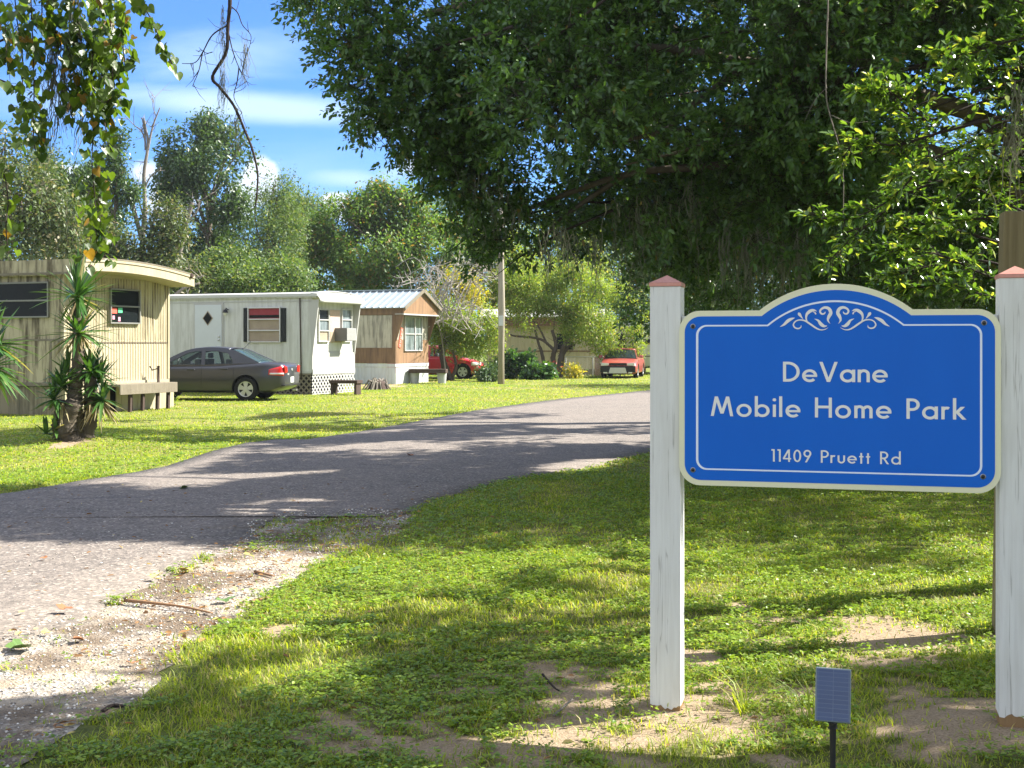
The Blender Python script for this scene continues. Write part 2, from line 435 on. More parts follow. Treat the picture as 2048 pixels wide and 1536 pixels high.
soil = g.ramp(n3, [(0.3, (0.2, 0.145, 0.09)), (0.55, (0.40, 0.31, 0.21)), (0.75, (0.56, 0.46, 0.34))])
soil = g.mix(g.m('MULTIPLY', n1, 0.5), soil, (0.2, 0.14, 0.09))
nr = g.n('ShaderNodeMapRange'); g.put(nr, 0, g.m('ADD', sa, g.m('MULTIPLY', g.m('SUBTRACT', n1, 0.5), 0.6)))
nr.inputs[1].default_value = 0.25; nr.inputs[2].default_value = 0.6
# bare soil between the near plants too
near = g.n('ShaderNodeAttribute', attribute_name='near').outputs['Fac']
thatch = g.ramp(n1, [(0.35, (0.05, 0.045, 0.022)), (0.65, (0.14, 0.125, 0.06))])
base = g.mix(g.m('MULTIPLY', near, 0.55), turf, thatch)
c = g.mix(nr.outputs[0], base, soil)
finish(g, pbr(g, c, 0.95, 0.15, 0, bump(g, g.m('ADD', n3, n1), 0.7, 0.02)))
M_GROUND = m
ground = np_mesh('ground', V, np.stack([i, i + 1, i + nx + 1, i + nx], 1), m, smooth=True)
at = ground.data.attributes.new('sand', 'FLOAT', 'POINT'); at.data.foreach_set('value', sand(gxf, gyf).astype(np.float32))
at = ground.data.attributes.new('near', 'FLOAT', 'POINT'); at.data.foreach_set('value', np.clip((14 - gyf) / 6, 0, 1).astype(np.float32))
tag(ground, 'grassy ground with bare sandy patches around the sign', 'ground', kind='structure')

# road: strip between the two ragged edges, slightly crowned, with a broken edge lip
m, g = mat('old asphalt')
geo = g.n('ShaderNodeNewGeometry').outputs['Position']
v1 = g.n('ShaderNodeTexVoronoi', feature='F1'); g.put(v1, 'Vector', geo); v1.inputs['Scale'].default_value = 52
n1 = g.noise(geo, 210, 3, 0.7); n2 = g.noise(geo, 0.8, 5, 0.6); n3 = g.noise(geo, 6, 5, 0.7)
agg = g.ramp(v1.outputs['Color'], [(0.0, (0.06, 0.055, 0.05)), (0.45, (0.195, 0.168, 0.145)), (0.8, (0.35, 0.295, 0.25)), (0.93, (0.62, 0.56, 0.49))])
c = g.mix(g.ramp(n1, [(0.3, 0.7), (0.7, 0.0)]), agg, (0.07, 0.065, 0.06))
c = g.mix(g.ramp(n2, [(0.35, 0.0), (0.75, 0.5)]), c, (0.25, 0.21, 0.178))
c = g.mix(g.ramp(n3, [(0.5, 0.0), (0.75, 0.5)]), c, (0.055, 0.05, 0.045))
cw = g.n('ShaderNodeTexVoronoi', feature='DISTANCE_TO_EDGE'); wn = g.n('ShaderNodeTexNoise'); g.put(wn, 'Vector', geo); wn.inputs['Scale'].default_value = 2.2; wn.inputs['Detail'].default_value = 6; g.put(cw, 'Vector', g.mix(1.0, geo, g.mix(0.75, (0, 0, 0), wn.outputs[1]), 'ADD')); cw.inputs['Scale'].default_value = 0.42
cr = g.m('MULTIPLY', g.m('LESS_THAN', cw.outputs[0], 0.003), g.m('MULTIPLY', g.m('GREATER_THAN', n2, 0.58), 0.35))
c = g.mix(cr, c, (0.03, 0.028, 0.025))
finish(g, pbr(g, c, 0.88, 0.3, 0, bump(g, g.m('ADD', v1.outputs['Distance'], n1), 0.6, 0.006)))
NC = 14
RV = []
for k in range(NC + 1):
    t = k / NC
    p = ne * (1 - t) + fe * t
    z = np.full(NS, 0.014) + 0.03 * math.sin(math.pi * t)
    RV.append(np.c_[p, z])
lip0 = np.c_[ne, np.full(NS, -0.03)]; lip1 = np.c_[fe, np.full(NS, -0.03)]
RV = np.concatenate([lip0] + RV + [lip1])
rows = NC + 3
i = (np.arange(rows - 1)[:, None] * NS + np.arange(NS - 1)[None]).ravel()
road = np_mesh('road', RV, np.stack([i, i + 1, i + NS + 1, i + NS], 1), m, smooth=False)
tag(road, 'worn asphalt lane curving into the mobile home park', 'road', kind='structure')

# shell and sand shoulder sheet
m, g = mat('shell and sand')
geo = g.n('ShaderNodeNewGeometry').outputs['Position']
v1 = g.n('ShaderNodeTexVoronoi'); g.put(v1, 'Vector', geo); v1.inputs['Scale'].default_value = 62
n1 = g.noise(geo, 3.2, 5, 0.65, 0.4); n2 = g.noise(geo, 120, 3, 0.7); n3 = g.noise(geo, 1.6, 4, 0.6); n5 = g.noise(geo, 9, 5, 0.7)
shell = g.ramp(v1.outputs['Color'], [(0.0, (0.12, 0.11, 0.1)), (0.35, (0.26, 0.235, 0.205)), (0.7, (0.4, 0.36, 0.31)), (0.92, (0.7, 0.66, 0.6))])
snd = g.mix(n2, (0.38, 0.3, 0.21), (0.6, 0.5, 0.38))
c = g.mix(g.ramp(n1, [(0.42, 0.0), (0.58, 1.0)]), shell, snd)
c = g.mix(g.ramp(n3, [(0.42, 0.0), (0.56, 0.9)]), c, g.mix(n2, (0.07, 0.05, 0.035), (0.22, 0.165, 0.115)))
c = g.mix(g.ramp(n5, [(0.55, 0.0), (0.7, 0.5)]), c, (0.14, 0.1, 0.06))
finish(g, pbr(g, c, 0.92, 0.25, 0, bump(g, g.m('ADD', v1.outputs['Distance'], n2), 0.9, 0.012)))
sp = resample(SHOULDER + [SHOULDER[0]], 500)[:-1]
sp += np.stack([rw(sp), rw(sp + 5)], 1) * 0.05 + np.stack([rw2(sp), rw2(sp + 5)], 1) * .025
tri = tessellate_polygon([[Vector((p[0], p[1], 0)) for p in sp]])
sh = np_mesh('gravel_path', np.c_[sp, np.full(len(sp), 0.003)], np.array([tuple(t) for t in tri]), m)
tag(sh, 'pale shell gravel and sand shoulder beside the asphalt', 'gravel', kind='structure')
SHP = [tuple(p) for p in sp[::3]]

# ------------------------------------------------------------------ grass and weeds (nobody could count them)
rng = np.random.default_rng(7)
def scatter(n, x0, x1, y0, y1):
    return rng.uniform(x0, x1, n), rng.uniform(y0, y1, n)
def field(y0, y1, dens, halfw=lambda y: .46 * y + .6):
    area = 2 * halfw(y1) * (y1 - y0)
    n = int(area * dens)
    x, y = scatter(n, -halfw(y1), halfw(y1), y0, y1)
    k = np.abs(x) < halfw(y)
    x, y = x[k], y[k]
    q = np.stack([x, y], -1)
    k = ~inpoly(x + dw2(q + 3) * .05 + rng.normal(0, .02, len(x)), y + dw2(q + 8) * .05, ROAD_POLY)
    x, y = x[k], y[k]
    return x, y
def thin(x, y, extra=0.0):
    P = np.stack([x, y], -1)
    s = sand(x, y)
    jx = dw2(P + 31) * .10 + dw(P * 1.5 + 17) * .14 + rng.normal(0, .05, len(x)); jy = dw2(P + 57) * .10 + dw(P * 1.5 + 71) * .14
    ins = inpoly(x + jx, y + jy, SHP)
    p = 1.0 - 0.93 * np.clip(s * 1.25, 0, 1) ** 1.5 - extra * (dw(P * 1.3) > 0.9)
    sprig = (dw(P * .8 + 7) + dw3(P * 1.5 + 2)) > 1.1
    p = np.where(ins, np.where(sprig | ((y > 9.6) & (dw(P * 1.2 + 40) > -.35)), np.where(y > 9.6, .6, .35), 0.012), p)
    k = rng.uniform(size=len(x)) < p
    return x[k], y[k]
def zof(x, y): return np.where(inpoly(x, y, SHP), 0.003, mound(x, y))
def blades(x, y, hmin, hmax, wd):
    n = len(x); z = zof(x, y) - .004
    P = np.stack([x, y], -1)
    tall = 1 + 0.32 * np.clip(dw3(P * 1.7), -1, 1.2) + 0.8 * (dw(P * 1.6 + 4) > 1.35)
    h = rng.uniform(hmin, hmax, n) * tall
    az = rng.uniform(0, 6.283, n); lean = rng.uniform(.15, 1.3, n)
    D = np.stack([np.cos(az) * lean, np.sin(az) * lean, np.ones(n)], 1); D = unit(D)
    N = np.stack([-np.sin(az), np.cos(az), np.zeros(n)], 1)
    S = N
    B = np.stack([x, y, z], 1)
    hh = h[:, None]; w_ = (wd * rng.uniform(.6, 1.3, n))[:, None]
    out_ = np.stack([np.cos(az), np.sin(az), np.zeros(n)], 1)
    V = np.empty((n, 5, 3))
    V[:, 0] = B - S * w_ / 2; V[:, 1] = B + S * w_ / 2
    mid = B + D * hh * .55; V[:, 2] = mid + S * w_ * .42; V[:, 3] = mid - S * w_ * .42
    V[:, 4] = B + D * hh * .9 + out_ * hh * .35 - np.array([0, 0, 1]) * hh * .12 * lean[:, None]
    b = np.arange(n)[:, None] * 5
    tri = np.concatenate([b + np.array([[0, 1, 2]]), b + np.array([[0, 2, 3]]), b + np.array([[3, 2, 4]])])
    return V.reshape(-1, 3), tri
parts = []
for y0, y1, dens, hm, hx, wd in ((2.9, 6.2, 5200, .02, .06, .0045), (6.2, 9.5, 3600, .02, .055, .006), (9.5, 15, 1500, .02, .05, .009), (15, 24, 520, .025, .05, .014), (24, 42, 170, .03, .055, .018), (42, 66, 55, .03, .06, .028)):
    x, y = field(y0, y1, dens); x, y = thin(x, y)
    parts.append(blades(x, y, hm, hx, wd))
# longer tufts
tx, ty = field(3.0, 12, 2.2); tx, ty = thin(tx, ty)
tx2 = np.repeat(tx, 26) + rng.normal(0, .025, len(tx) * 26); ty2 = np.repeat(ty, 26) + rng.normal(0, .025, len(ty) * 26)
parts.append(blades(tx2, ty2, .05, .11, .006))
for cx, cy, n in ((1.0, 5.35, 30), (1.25, 5.2, 20)):
    parts.append(blades(rng.normal(cx, .02, n), rng.normal(cy, .02, n), .1, .28, .007))
V, Q = join(parts)
grass = np_mesh('grass', V, Q, M_GRASS)
tag(grass, 'short lawn grass growing over the whole lot', 'grass', kind='stuff')
def weeds(x, y, rep, size, hgt):
    n = len(x)
    X = np.repeat(x, rep); Y = np.repeat(y, rep); N_ = len(X)
    az = rng.uniform(0, 6.283, N_); z = np.repeat(zof(x, y) + rng.uniform(.006, hgt, n), rep)
    D = np.stack([np.cos(az), np.sin(az), rng.uniform(-.15, .5, N_)], 1)
    C = np.stack([X + np.cos(az) * size * .25, Y + np.sin(az) * size * .25, z], 1)
    Nn = np.stack([rng.normal(0, .3, N_), rng.normal(0, .3, N_), np.ones(N_)], 1)
    L = size * rng.uniform(.6, 1.3, N_)
    return leaf_arrays(C, D, Nn, L, L * .62, .06, .12)
parts = []
for y0, y1, dens, size, hg in ((2.9, 6.2, 1500, .021, .045), (6.2, 9.5, 900, .024, .045), (9.5, 15, 300, .03, .05), (15, 22, 60, .045, .05)):
    x, y = field(y0, y1, dens); x, y = thin(x, y)
    P = np.stack([x, y], -1)
    k = (dw3(P * 1.4 + 1) + .6 * dw(P)) > -0.55
    parts.append(weeds(x[k], y[k], 4, size, hg))
V, Q = join(parts)
tag(np_mesh('ground_cover', V, Q, M_CLOVER), 'low broadleaf weeds spreading through the lawn', 'ground cover', kind='stuff')
# pebbles and litter on the shoulder
x, y = scatter(30000, -6, 1.5, 3.2, 13)
k = inpoly(x, y, SHP) | ((rng.uniform(size=len(x)) < .02) & inpoly(x, y, ROAD_POLY)); x, y = x[k], y[k]
r = rng.uniform(.003, .011, len(x))
oct_ = np.array([[1, 0, 0], [0, 1, 0], [-1, 0, 0], [0, -1, 0], [0, 0, .7], [0, 0, -.7]])
Vp = np.stack([x, y, np.where(inpoly(x, y, ROAD_POLY), .03, .005)], 1)[:, None] + oct_[None] * r[:, None, None] * rng.uniform(.6, 1.3, (len(x), 6, 1))
tri = np.array([[0, 1, 4], [1, 2, 4], [2, 3, 4], [3, 0, 4], [1, 0, 5], [2, 1, 5], [3, 2, 5], [0, 3, 5]])
T = (np.arange(len(x))[:, None, None] * 6 + tri[None]).reshape(-1, 3)
m, g = mat('shell pebble')
c = g.ramp(g.n('ShaderNodeNewGeometry').outputs['Random Per Island'], [(0, (0.15, 0.13, 0.11)), (.5, (0.45, 0.41, 0.36)), (1, (0.85, 0.82, 0.76))])
finish(g, pbr(g, c, 0.8, .3))
tag(np_mesh('gravel', Vp.reshape(-1, 3), T, m), 'loose white shell pebbles on the road shoulder', 'gravel', kind='stuff')
# leaf and needle litter
n = 22000
x, y = scatter(n, -6, 3.5, 3.2, 14)
ins = inpoly(x, y, SHP); inr = inpoly(x, y, ROAD_POLY)
P = np.stack([x, y], -1)
k = (ins & (dw3(P * 1.3 + 5) > -.2)) | (inr & (rng.uniform(size=n) < .06)) | (~ins & ~inr & (rng.uniform(size=n) < .10))
x, y = x[k], y[k]; n = len(x)
az = rng.uniform(0, 6.28, n)
C = np.stack([x, y, np.where(inpoly(x, y, ROAD_POLY), .036, .012) + rng.uniform(0, .01, n)], 1)
L = rng.uniform(.015, .055, n)
Vl, Ql = leaf_arrays(C, np.stack([np.cos(az), np.sin(az), rng.uniform(-.1, .35, n)], 1), np.stack([rng.normal(0, .4, n), rng.normal(0, .4, n), np.ones(n)], 1), L, L * rng.uniform(.12, .6, n), .15, .1)
tag(np_mesh('leaf_litter', Vl, Ql, M_DRY), 'brown leaf and needle litter scattered at the road edge', 'leaf litter', kind='stuff')
# larger fallen leaves, each its own thing
def fallen_leaf(px, py, size, label, m, curl=.3):
    gx_, gy_ = G(px, py)
    b = MB(); n = 10
    rr = random.Random(int(px * 7 + py))
    pts = []
    for k in range(16):
        a = 2 * math.pi * k / 16
        r_ = size / 2 * (1 + .28 * math.cos(5 * a + 1) * (.6 + rr.random() * .5)) * (1.25 if k < 2 or k > 14 else 1)
        pts.append((r_ * math.cos(a), r_ * math.sin(a) * .72, curl * size * (abs(math.cos(a)) ** 2 * .6 + rr.random() * .3)))
    vs = [(0, 0, 0.004)] + pts
    b.add(vs, [(0, 1 + k, 1 + (k + 1) % 16) for k in range(16)])
    o = b.build('fallen_leaf', m, solid=.0015, smooth=False)
    o.location = (gx_, gy_, .045 if inpoly([gx_], [gy_], ROAD_POLY)[0] else .02); o.rotation_euler = (rr.uniform(-.2, .2), rr.uniform(-.2, .2), rr.uniform(0, 6.28))
    return tag(o, label, 'leaf', 'large fallen leaves by the road edge')
LY = simple('yellowed leaf', (0.5, 0.42, 0.14), .6, .3, var=.3, scale=60)
LG = simple('green fallen leaf', (0.1, 0.17, 0.04), .5, .4, var=.3, scale=60)
LB = simple('brown fallen leaf', (0.28, 0.13, 0.06), .6, .3, var=.3, scale=60)
for a in ((312, 1166, .085, 'pale yellow curled leaf lying left of the other yellow leaf at the asphalt edge', LY),
          (372, 1147, .10, 'pale yellow split leaf lying right at the top of the gravel shoulder', LY),
          (448, 1208, .10, 'large green leaf folded up beside the long brown stick', LG),
          (128, 1232, .09, 'dry tan leaf on the crumbled asphalt corner', LB),
          (92, 1273, .06, 'small yellow leaf on broken asphalt at the left edge', LY),
          (155, 1287, .08, 'brown curled leaf on the white gravel', LB),
          (262, 1334, .05, 'reddish brown leaf on the bare sand', LB),
          (88, 1128, .05, 'small brown leaf on the sunlit asphalt', LB),
          (763, 1078, .05, 'orange brown leaf where the gravel meets the shaded lawn', LB),
          (730, 1127, .05, 'orange leaf in the sunny grass edge', LB),
          (705, 1150, .10, 'pale green broad leaf on the sunlit grass', LG),
          (368, 985, .12, 'dark leaf clump on the shaded asphalt by the far kerb', LG),
          (820, 917, .10, 'lone dark leaf in the middle of the lane', LB),
          (40, 1305, .16, 'long green leaf bunch on gravel at the left frame edge', LG)):
    fallen_leaf(*a)
def stick(pts, r, label, m=None, name='fallen_stick'):
    b = MB(); path = smooth_path([(G(px, py)[0], G(px, py)[1], z) for px, py, z in pts], 5)
    b.tube(path, [r * (1 - .6 * k / len(path)) for k in range(len(path))], 6)
    return tag(b.build(name, m or M_DEAD, smooth=True), label, 'stick', 'sticks lying on the ground')
M_STK = simple('brown stick', (0.26, 0.15, 0.08), .8, .2, var=.3, scale=30)
stick([(250, 1210, .03), (310, 1218, .035), (370, 1224, .03), (425, 1233, .02)], .012, 'long brown stick across the gravel shoulder', M_STK)
stick([(205, 1426, .005), (228, 1416, .012), (270, 1421, .01), (292, 1421, .01)], .011, 'dark bent stick at the bottom left grass edge', M_TWIG)
stick([(1108, 1440, .02), (1145, 1412, .03)], .008, 'short pale stick on the bare dirt patch', M_DEAD)
stick([(510, 1147, .015), (548, 1158, .02)], .012, 'short brown stick at the top of the gravel', M_STK)
stick([(500, 1210, .02), (545, 1203, .03)], .012, 'thick frayed brown stick beside the sunny grass', M_STK)
stick([(1085, 1370, .05), (1110, 1385, .02), (1125, 1392, .02)], .006, 'thin twig lying on dirt left of the sign post', M_TWIG)

# ------------------------------------------------------------------ the entrance sign
TH = math.radians(14.8)
S0 = Vector((0.594, 5.38, 0))                      # front left edge of the left post
SU = Vector((math.cos(TH), -math.sin(TH), 0)); SN = Vector((-math.sin(TH), -math.cos(TH), 0))  # along, towards viewer
def SUV(px, py, off=0.02):
    """photo point -> (along, height) on the sign plane, off metres in front of the posts"""
    o = S0 + SN * off
    d = Vector(((px - 1024) / F, 1, (HZ - py) / F)); c0 = Vector((0, 0, H))
    t = (o - c0).dot(SN) / d.dot(SN)
    p = c0 + d * t
    return ((p - o).dot(SU), p.z)
sign = empty('entrance_sign', S0, -TH, 'blue entrance sign with cream edge between two whitewashed posts', 'sign')
# local frame: x along the sign, y away from viewer, z up
m, g = mat('whitewashed wood'); o_ = g.n('ShaderNodeTexCoord').outputs['Object']
n1 = g.noise(g.mapping(o_, (60, 60, 3.5)), 1, 5, .6, .4); n2 = g.noise(g.mapping(o_, (9, 9, 2.2)), 1, 3); n3 = g.noise(o_, 160, 3)
c = g.mix(g.ramp(n1, [(.3, 0.), (.62, 1.)]), (.64, .635, .60), (.71, .71, .675))
c = g.mix(g.ramp(n2, [(.5, 0.), (.75, .4)]), c, (.5, .48, .42))
c = g.mix(g.m('MULTIPLY', g.m('GREATER_THAN', n3, .7), .3), c, (.2, .18, .15))
kv = g.n('ShaderNodeTexVoronoi'); g.put(kv, 'Vector', g.mapping(o_, (5.5, 5.5, 2.6))); kv.inputs['Scale'].default_value = 1
c = g.mix(g.m('MULTIPLY', g.ramp(kv.outputs['Distance'], [(.03, 1.), (.06, .0)]), .6), c, (.3, .24, .17))
wv = g.n('ShaderNodeTexNoise'); g.put(wv, 'Vector', g.mapping(o_, (45, 45, 1.1))); wv.inputs['Scale'].default_value = 1.0; wv.inputs['Detail'].default_value = 3
c = g.mix(g.m('MULTIPLY', g.ramp(wv.outputs[0], [(.585, 0.), (.6, 1.), (.615, 0.)]), .55), c, (.2, .18, .15))
finish(g, pbr(g, c, .75, .25, 0, bump(g, n1, .35, .004))); M_WW = m
M_RAW = bark('bare post wood', (.22, .13, .06), (.4, .26, .13), 30, 2, .4)
m, g = mat('weathered copper cap'); o_ = g.n('ShaderNodeTexCoord').outputs['Object']
n1 = g.noise(o_, 45, 4); c = g.mix(n1, (.48, .2, .15), (.62, .31, .25))
finish(g, pbr(g, c, .42, .5, .35, bump(g, n1, .05, .002))); M_COP = m
M_CREAM = simple('cream sign edge', (.74, .72, .5), .45, .4, var=.03, scale=40, bmp=.02)
m, g = mat('blue sign vinyl'); o_ = g.n('ShaderNodeTexCoord').outputs['Object']
n1 = g.noise(g.mapping(o_, (5, 5, 1.2)), 1, 5); c = g.mix(n1, (.002, .11, .54), (.004, .135, .62))
finish(g, pbr(g, c, .5, .25, 0, bump(g, g.noise(o_, 300, 2), .02, .001))); M_BLUE = m
M_LET = simple('off white lettering', (.78, .76, .72), .45, .4, var=.03, scale=30, bmp=.02)
M_LINE = simple('pale inline stripe', (.74, .8, .9), .45, .4, var=.02, scale=30, bmp=.02)
M_BOLT = simple('galvanised bolt', (.3, .3, .32), .4, .5, .9, var=.2, scale=100)
M_BLK = simple('black plastic', (.02, .02, .022), .45, .4, var=.1, scale=60)

PW = .131; pxR = SUV(1999, 900, 0)[0]
def sign_post(x, ztop, zb=0.0):
    r_ = random.Random(int(x * 100) + 3); h_ = .05; low_ = []
    for k in range(15):     # ragged lower edge of the white coat
        low_.append((x + PW * k / 14, zb + h_)); h_ = min(.066, max(.03, h_ + r_.uniform(-.011, .011)))
    b = MB(); b.prism(low_ + [(x + PW, ztop), (x, ztop)], 'y', 0, PW); p = b.build('post', M_WW, sign, bevel=.0025)
    b = MB(); b.box(x + .0015, x + PW - .0015, .0015, PW - .0015, -.3, zb + .08); b.build('bare_foot', M_RAW, p, bevel=.004)
    b = MB(); e = .004
    b.box(x - e, x + PW + e, -e, PW + e, ztop + .0005, ztop + .016)
    cx, cy = x + PW / 2, PW / 2
    b.add([(x - e, -e, ztop + .0162), (x + PW + e, -e, ztop + .0162), (x + PW + e, PW + e, ztop + .0162), (x - e, PW + e, ztop + .0162), (cx, cy, ztop + .052)],
          [(0, 1, 4), (1, 2, 4), (2, 3, 4), (3, 0, 4), (3, 2, 1, 0)])
    b.build('post_cap', M_COP, p, bevel=.0015)
zl = SUV(1320, 573, 0)[1]; zr = SUV(2020, 556, 0)[1]
sign_post(0, zl, 0.0)
sign_post(pxR, zr, .05)
b = MB(); b.box(PW + .001, pxR - .001, .03, .068, SUV(1365, 645)[1], SUV(1365, 632)[1] ); b.build('rail', M_WW, sign, bevel=.003)
b = MB(); zq = SUV(1370, 900)[1]; b.box(PW + .001, pxR - .001, .03, .068, zq - .045, zq); b.build('rail', M_WW, sign, bevel=.003)

def arc3(p, q, top, n):
    """circle arc from p to q through height top at the middle"""
    cx = (p[0] + q[0]) / 2; hw = (q[0] - p[0]) / 2; zb = (p[1] + q[1]) / 2; h_ = top - zb
    R = (hw * hw + h_ * h_) / (2 * h_); cz = top - R; a = math.asin(hw / R)
    return [(cx + R * math.sin(-a + 2 * a * k / n), cz + R * math.cos(-a + 2 * a * k / n)) for k in range(n + 1)]
def outline(u0, u1, v0, v1, r, a, nn=10):
    """a = (ua, ub, vtop) arch; clockwise from the lower left"""
    pts = []
    def cor(cx, cy, t0, t1):
        for k in range(nn + 1):
            t = math.radians(t0 + (t1 - t0) * k / nn); pts.append((cx + r * math.cos(t), cy + r * math.sin(t)))
    cor(u0 + r, v0 + r, 270, 180); cor(u0 + r, v1 - r, 180, 90)
    pts.extend(arc3((a[0], v1), (a[1], v1), a[2], 40))
    cor(u1 - r, v1 - r, 90, 0); cor(u1 - r, v0 + r, 0, -90)
    return pts
def rect(L, R, T, B, al, ar, at_, rpx):
    u0 = SUV(L, 800)[0]; u1 = SUV(R, 800)[0]
    v1 = (SUV(1401, T[0])[1] + SUV(1956, T[1])[1]) / 2; v0 = (SUV(1401, B[0])[1] + SUV(1956, B[1])[1]) / 2
    return outline(u0, u1, v0, v1, rpx, (SUV(al, T[0])[0], SUV(ar, T[1])[0], SUV(1671, at_)[1]))
OUT = rect(1358.5, 2002, (623, 616.3), (971.5, 985.5), 1519, 1825, 567.5, .088)
BLU = rect(1369.5, 1990, (634.5, 628), (961, 974), 1523.5, 1822, 580, .068)
IN1 = rect(1392.2, 1964.5, (650.3, 647.5), (939.5, 953), 1534.5, 1808, 600.5, .044)
IN2 = rect(1396.8, 1959.8, (653.3, 650.8), (936.5, 949.7), 1536, 1806.5, 604.3, .038)
b = MB(); b.prism(OUT, 'y', -.021, .0295); board = b.build('sign_board', M_CREAM, sign, bevel=.0015)
b = MB(); b.prism(BLU, 'y', -.0222, -.0205); b.build('blue_panel', M_BLUE, board)
LFRONT = -.0222
b = MB(); n = len(IN1)
vs = [(p[0], LFRONT - .0008, p[1]) for p in IN1] + [(p[0], LFRONT - .0008, p[1]) for p in IN2]
b.add(vs, [(k, (k + 1) % n, n + (k + 1) % n, n + k) for k in range(n)]); b.build('border_line', M_LINE, board, solid=.0007)

class Glyphs:
    """round geometric capitals and small letters drawn as strokes of one width"""
    def __init__(s, w=.135): s.w = w; s.mb = MB(); s.k = 0
    def seg(s, a, b, T, w=None, cut=None):
        w = (w or s.w) / 2; d = Vector((b[0] - a[0], b[1] - a[1])); L = d.length; d /= L; n = Vector((-d.y, d.x)) * w
        q = [(a[0] + n.x, a[1] + n.y), (a[0] - n.x, a[1] - n.y), (b[0] - n.x, b[1] - n.y), (b[0] + n.x, b[1] + n.y)]
        if cut:   # shear the ends level (horizontal cut)
            q = []
            for p in (a, b):
                e = w / max(abs(d.y), .2); q.append([(p[0] - e, p[1]), (p[0] + e, p[1])])
            q = [q[0][0], q[0][1], q[1][1], q[1][0]]
        s.face(q, T)
    def face(s, q, T):
        s.k += 1; y = LFRONT - .0010 - .00012 * (s.k % 9)
        vs = [T(*p) for p in q]; s.mb.add([(u, y, v) for u, v in vs], [tuple(range(len(vs)))])
    def arc(s, cx, cy, rx, a0, a1, T, ry=None, w=None):
        ry = ry or rx; w = (w or s.w) / 2; n = max(6, int(abs(a1 - a0) / 9)); s.k += 1; y = LFRONT - .0010 - .00012 * (s.k % 9)
        vs = []
        for k in range(n + 1):
            t = math.radians(a0 + (a1 - a0) * k / n)
            for r_ in (-w, w): vs.append((*T(cx + (rx + r_) * math.cos(t), cy + (ry + r_) * math.sin(t)),))
        s.mb.add([(u, y, v) for u, v in vs], [(2 * k, 2 * k + 1, 2 * k + 3, 2 * k + 2) for k in range(n)])
    def char(s, c, T):
        w = s.w; h = w / 2; xr = .255; yc = .305
        L = lambda *p, **k: [s.seg(p[i], p[i + 1], T, **k) for i in range(len(p) - 1)]
        A = lambda *a, **k: s.arc(*a, T, **k)
        if c == 'D': L((h, 0), (h, 1)); L((w * .8, h), (.22, h)); L((w * .8, 1 - h), (.22, 1 - h)); A(.22, .5, .5 - h, -90, 90); return .72
        if c == 'e': A(xr + h, yc, xr, 0, 318); L((h * 1.4, yc - .005), (2 * xr + w - .005, yc - .005), w=w * .8); return 2 * xr + w
        if c == 'V': L((.06, 1), (.38, .0), cut=1); L((.38, .0), (.70, 1), cut=1); return .76
        if c == 'a': A(xr + h, yc, xr, 25, 335); L((2 * xr + h, 0), (2 * xr + h, .62)); return 2 * xr + w
        if c == 'o': A(xr + .01 + h, yc, xr + .01, 0, 360); return 2 * xr + w + .02
        if c == 'n': L((h, 0), (h, .62)); A(.215 + h * .6, .385, .185, 0, 165); L((.40 + h * .6, 0), (.40 + h * .6, .385)); return .40 + h * 1.6
        if c == 'u': L((h, .24), (h, .62)); A(.19 + h, .235, .19, 180, 360); L((.38 + h, .24), (.38 + h, .62)); return .38 + w
        if c == 'M': L((.07, 0), (.25, 1), cut=1); L((.25, 1), (.5, .13), cut=1); L((.5, .13), (.75, 1), cut=1); L((.75, 1), (.93, 0), cut=1); return 1.0
        if c == 'b': L((h, 0), (h, 1.04)); A(xr + h, yc, xr, -155, 155); return 2 * xr + w
        if c == 'd': L((2 * xr + h, 0), (2 * xr + h, 1.04)); A(xr + h, yc, xr, 25, 335); return 2 * xr + w
        if c == 'i': L((h, 0), (h, .62)); A(h, .86, .04, 0, 360, w=.08); return w
        if c == 'l': L((h, 0), (h, 1.04)); return w
        if c == 'H': L((h, 0), (h, 1)); L((.72 - h, 0), (.72 - h, 1)); L((w * .9, .53), (.72 - w * .9, .53)); return .72
        if c == 'm':
            L((h, 0), (h, .62)); 
            for q in (.165 + h * .8, .165 + h * .8 + .33): A(q, .42, .15, 0, 165); L((q + .15, 0), (q + .15, .42))
            return .165 + h * .8 + .33 + .15 + h
        if c in 'PR':
            L((h, 0), (h, 1)); L((w * .8, 1 - h), (.24, 1 - h)); L((w * .8, .46), (.24, .46)); A(.24, (.46 + 1 - h) / 2, (1 - h - .46) / 2, -90, 90)
            if c == 'R': L((.26, .45), (.52, 0), cut=1)
            return .50 if c == 'P' else .58
        if c == 'r': L((h, 0), (h, .62)); A(.2 + h * .3, .40, .155, 55, 160); return .33
        if c == 'k': L((h, 0), (h, 1.04)); L((.12, .30), (.40, .62), cut=1); L((.17, .36), (.46, 0), cut=1); return .50
        if c == 't': L((h + .08, 0), (h + .08, .84)); L((0, .55), (.29, .55), w=w * .85); return .30
        if c == '1': L((.2, 0), (.2, 1)); L((.03, .94), (.19, .94)); return .2 + h
        if c == '4': L((.42, 0), (.42, 1)); L((.40, .98), (.05, .28), cut=1); L((.0, .26), (.56, .26), w=w * .9); return .56
        if c == '0': A(.27, .5, .27 - h, 0, 360, ry=.5 - h); return .54
        if c == '9': A(.27, .70, .27 - h, 0, 360, ry=.30 - h); L((.465, .63), (.17, 0), cut=1); return .54
        return .34
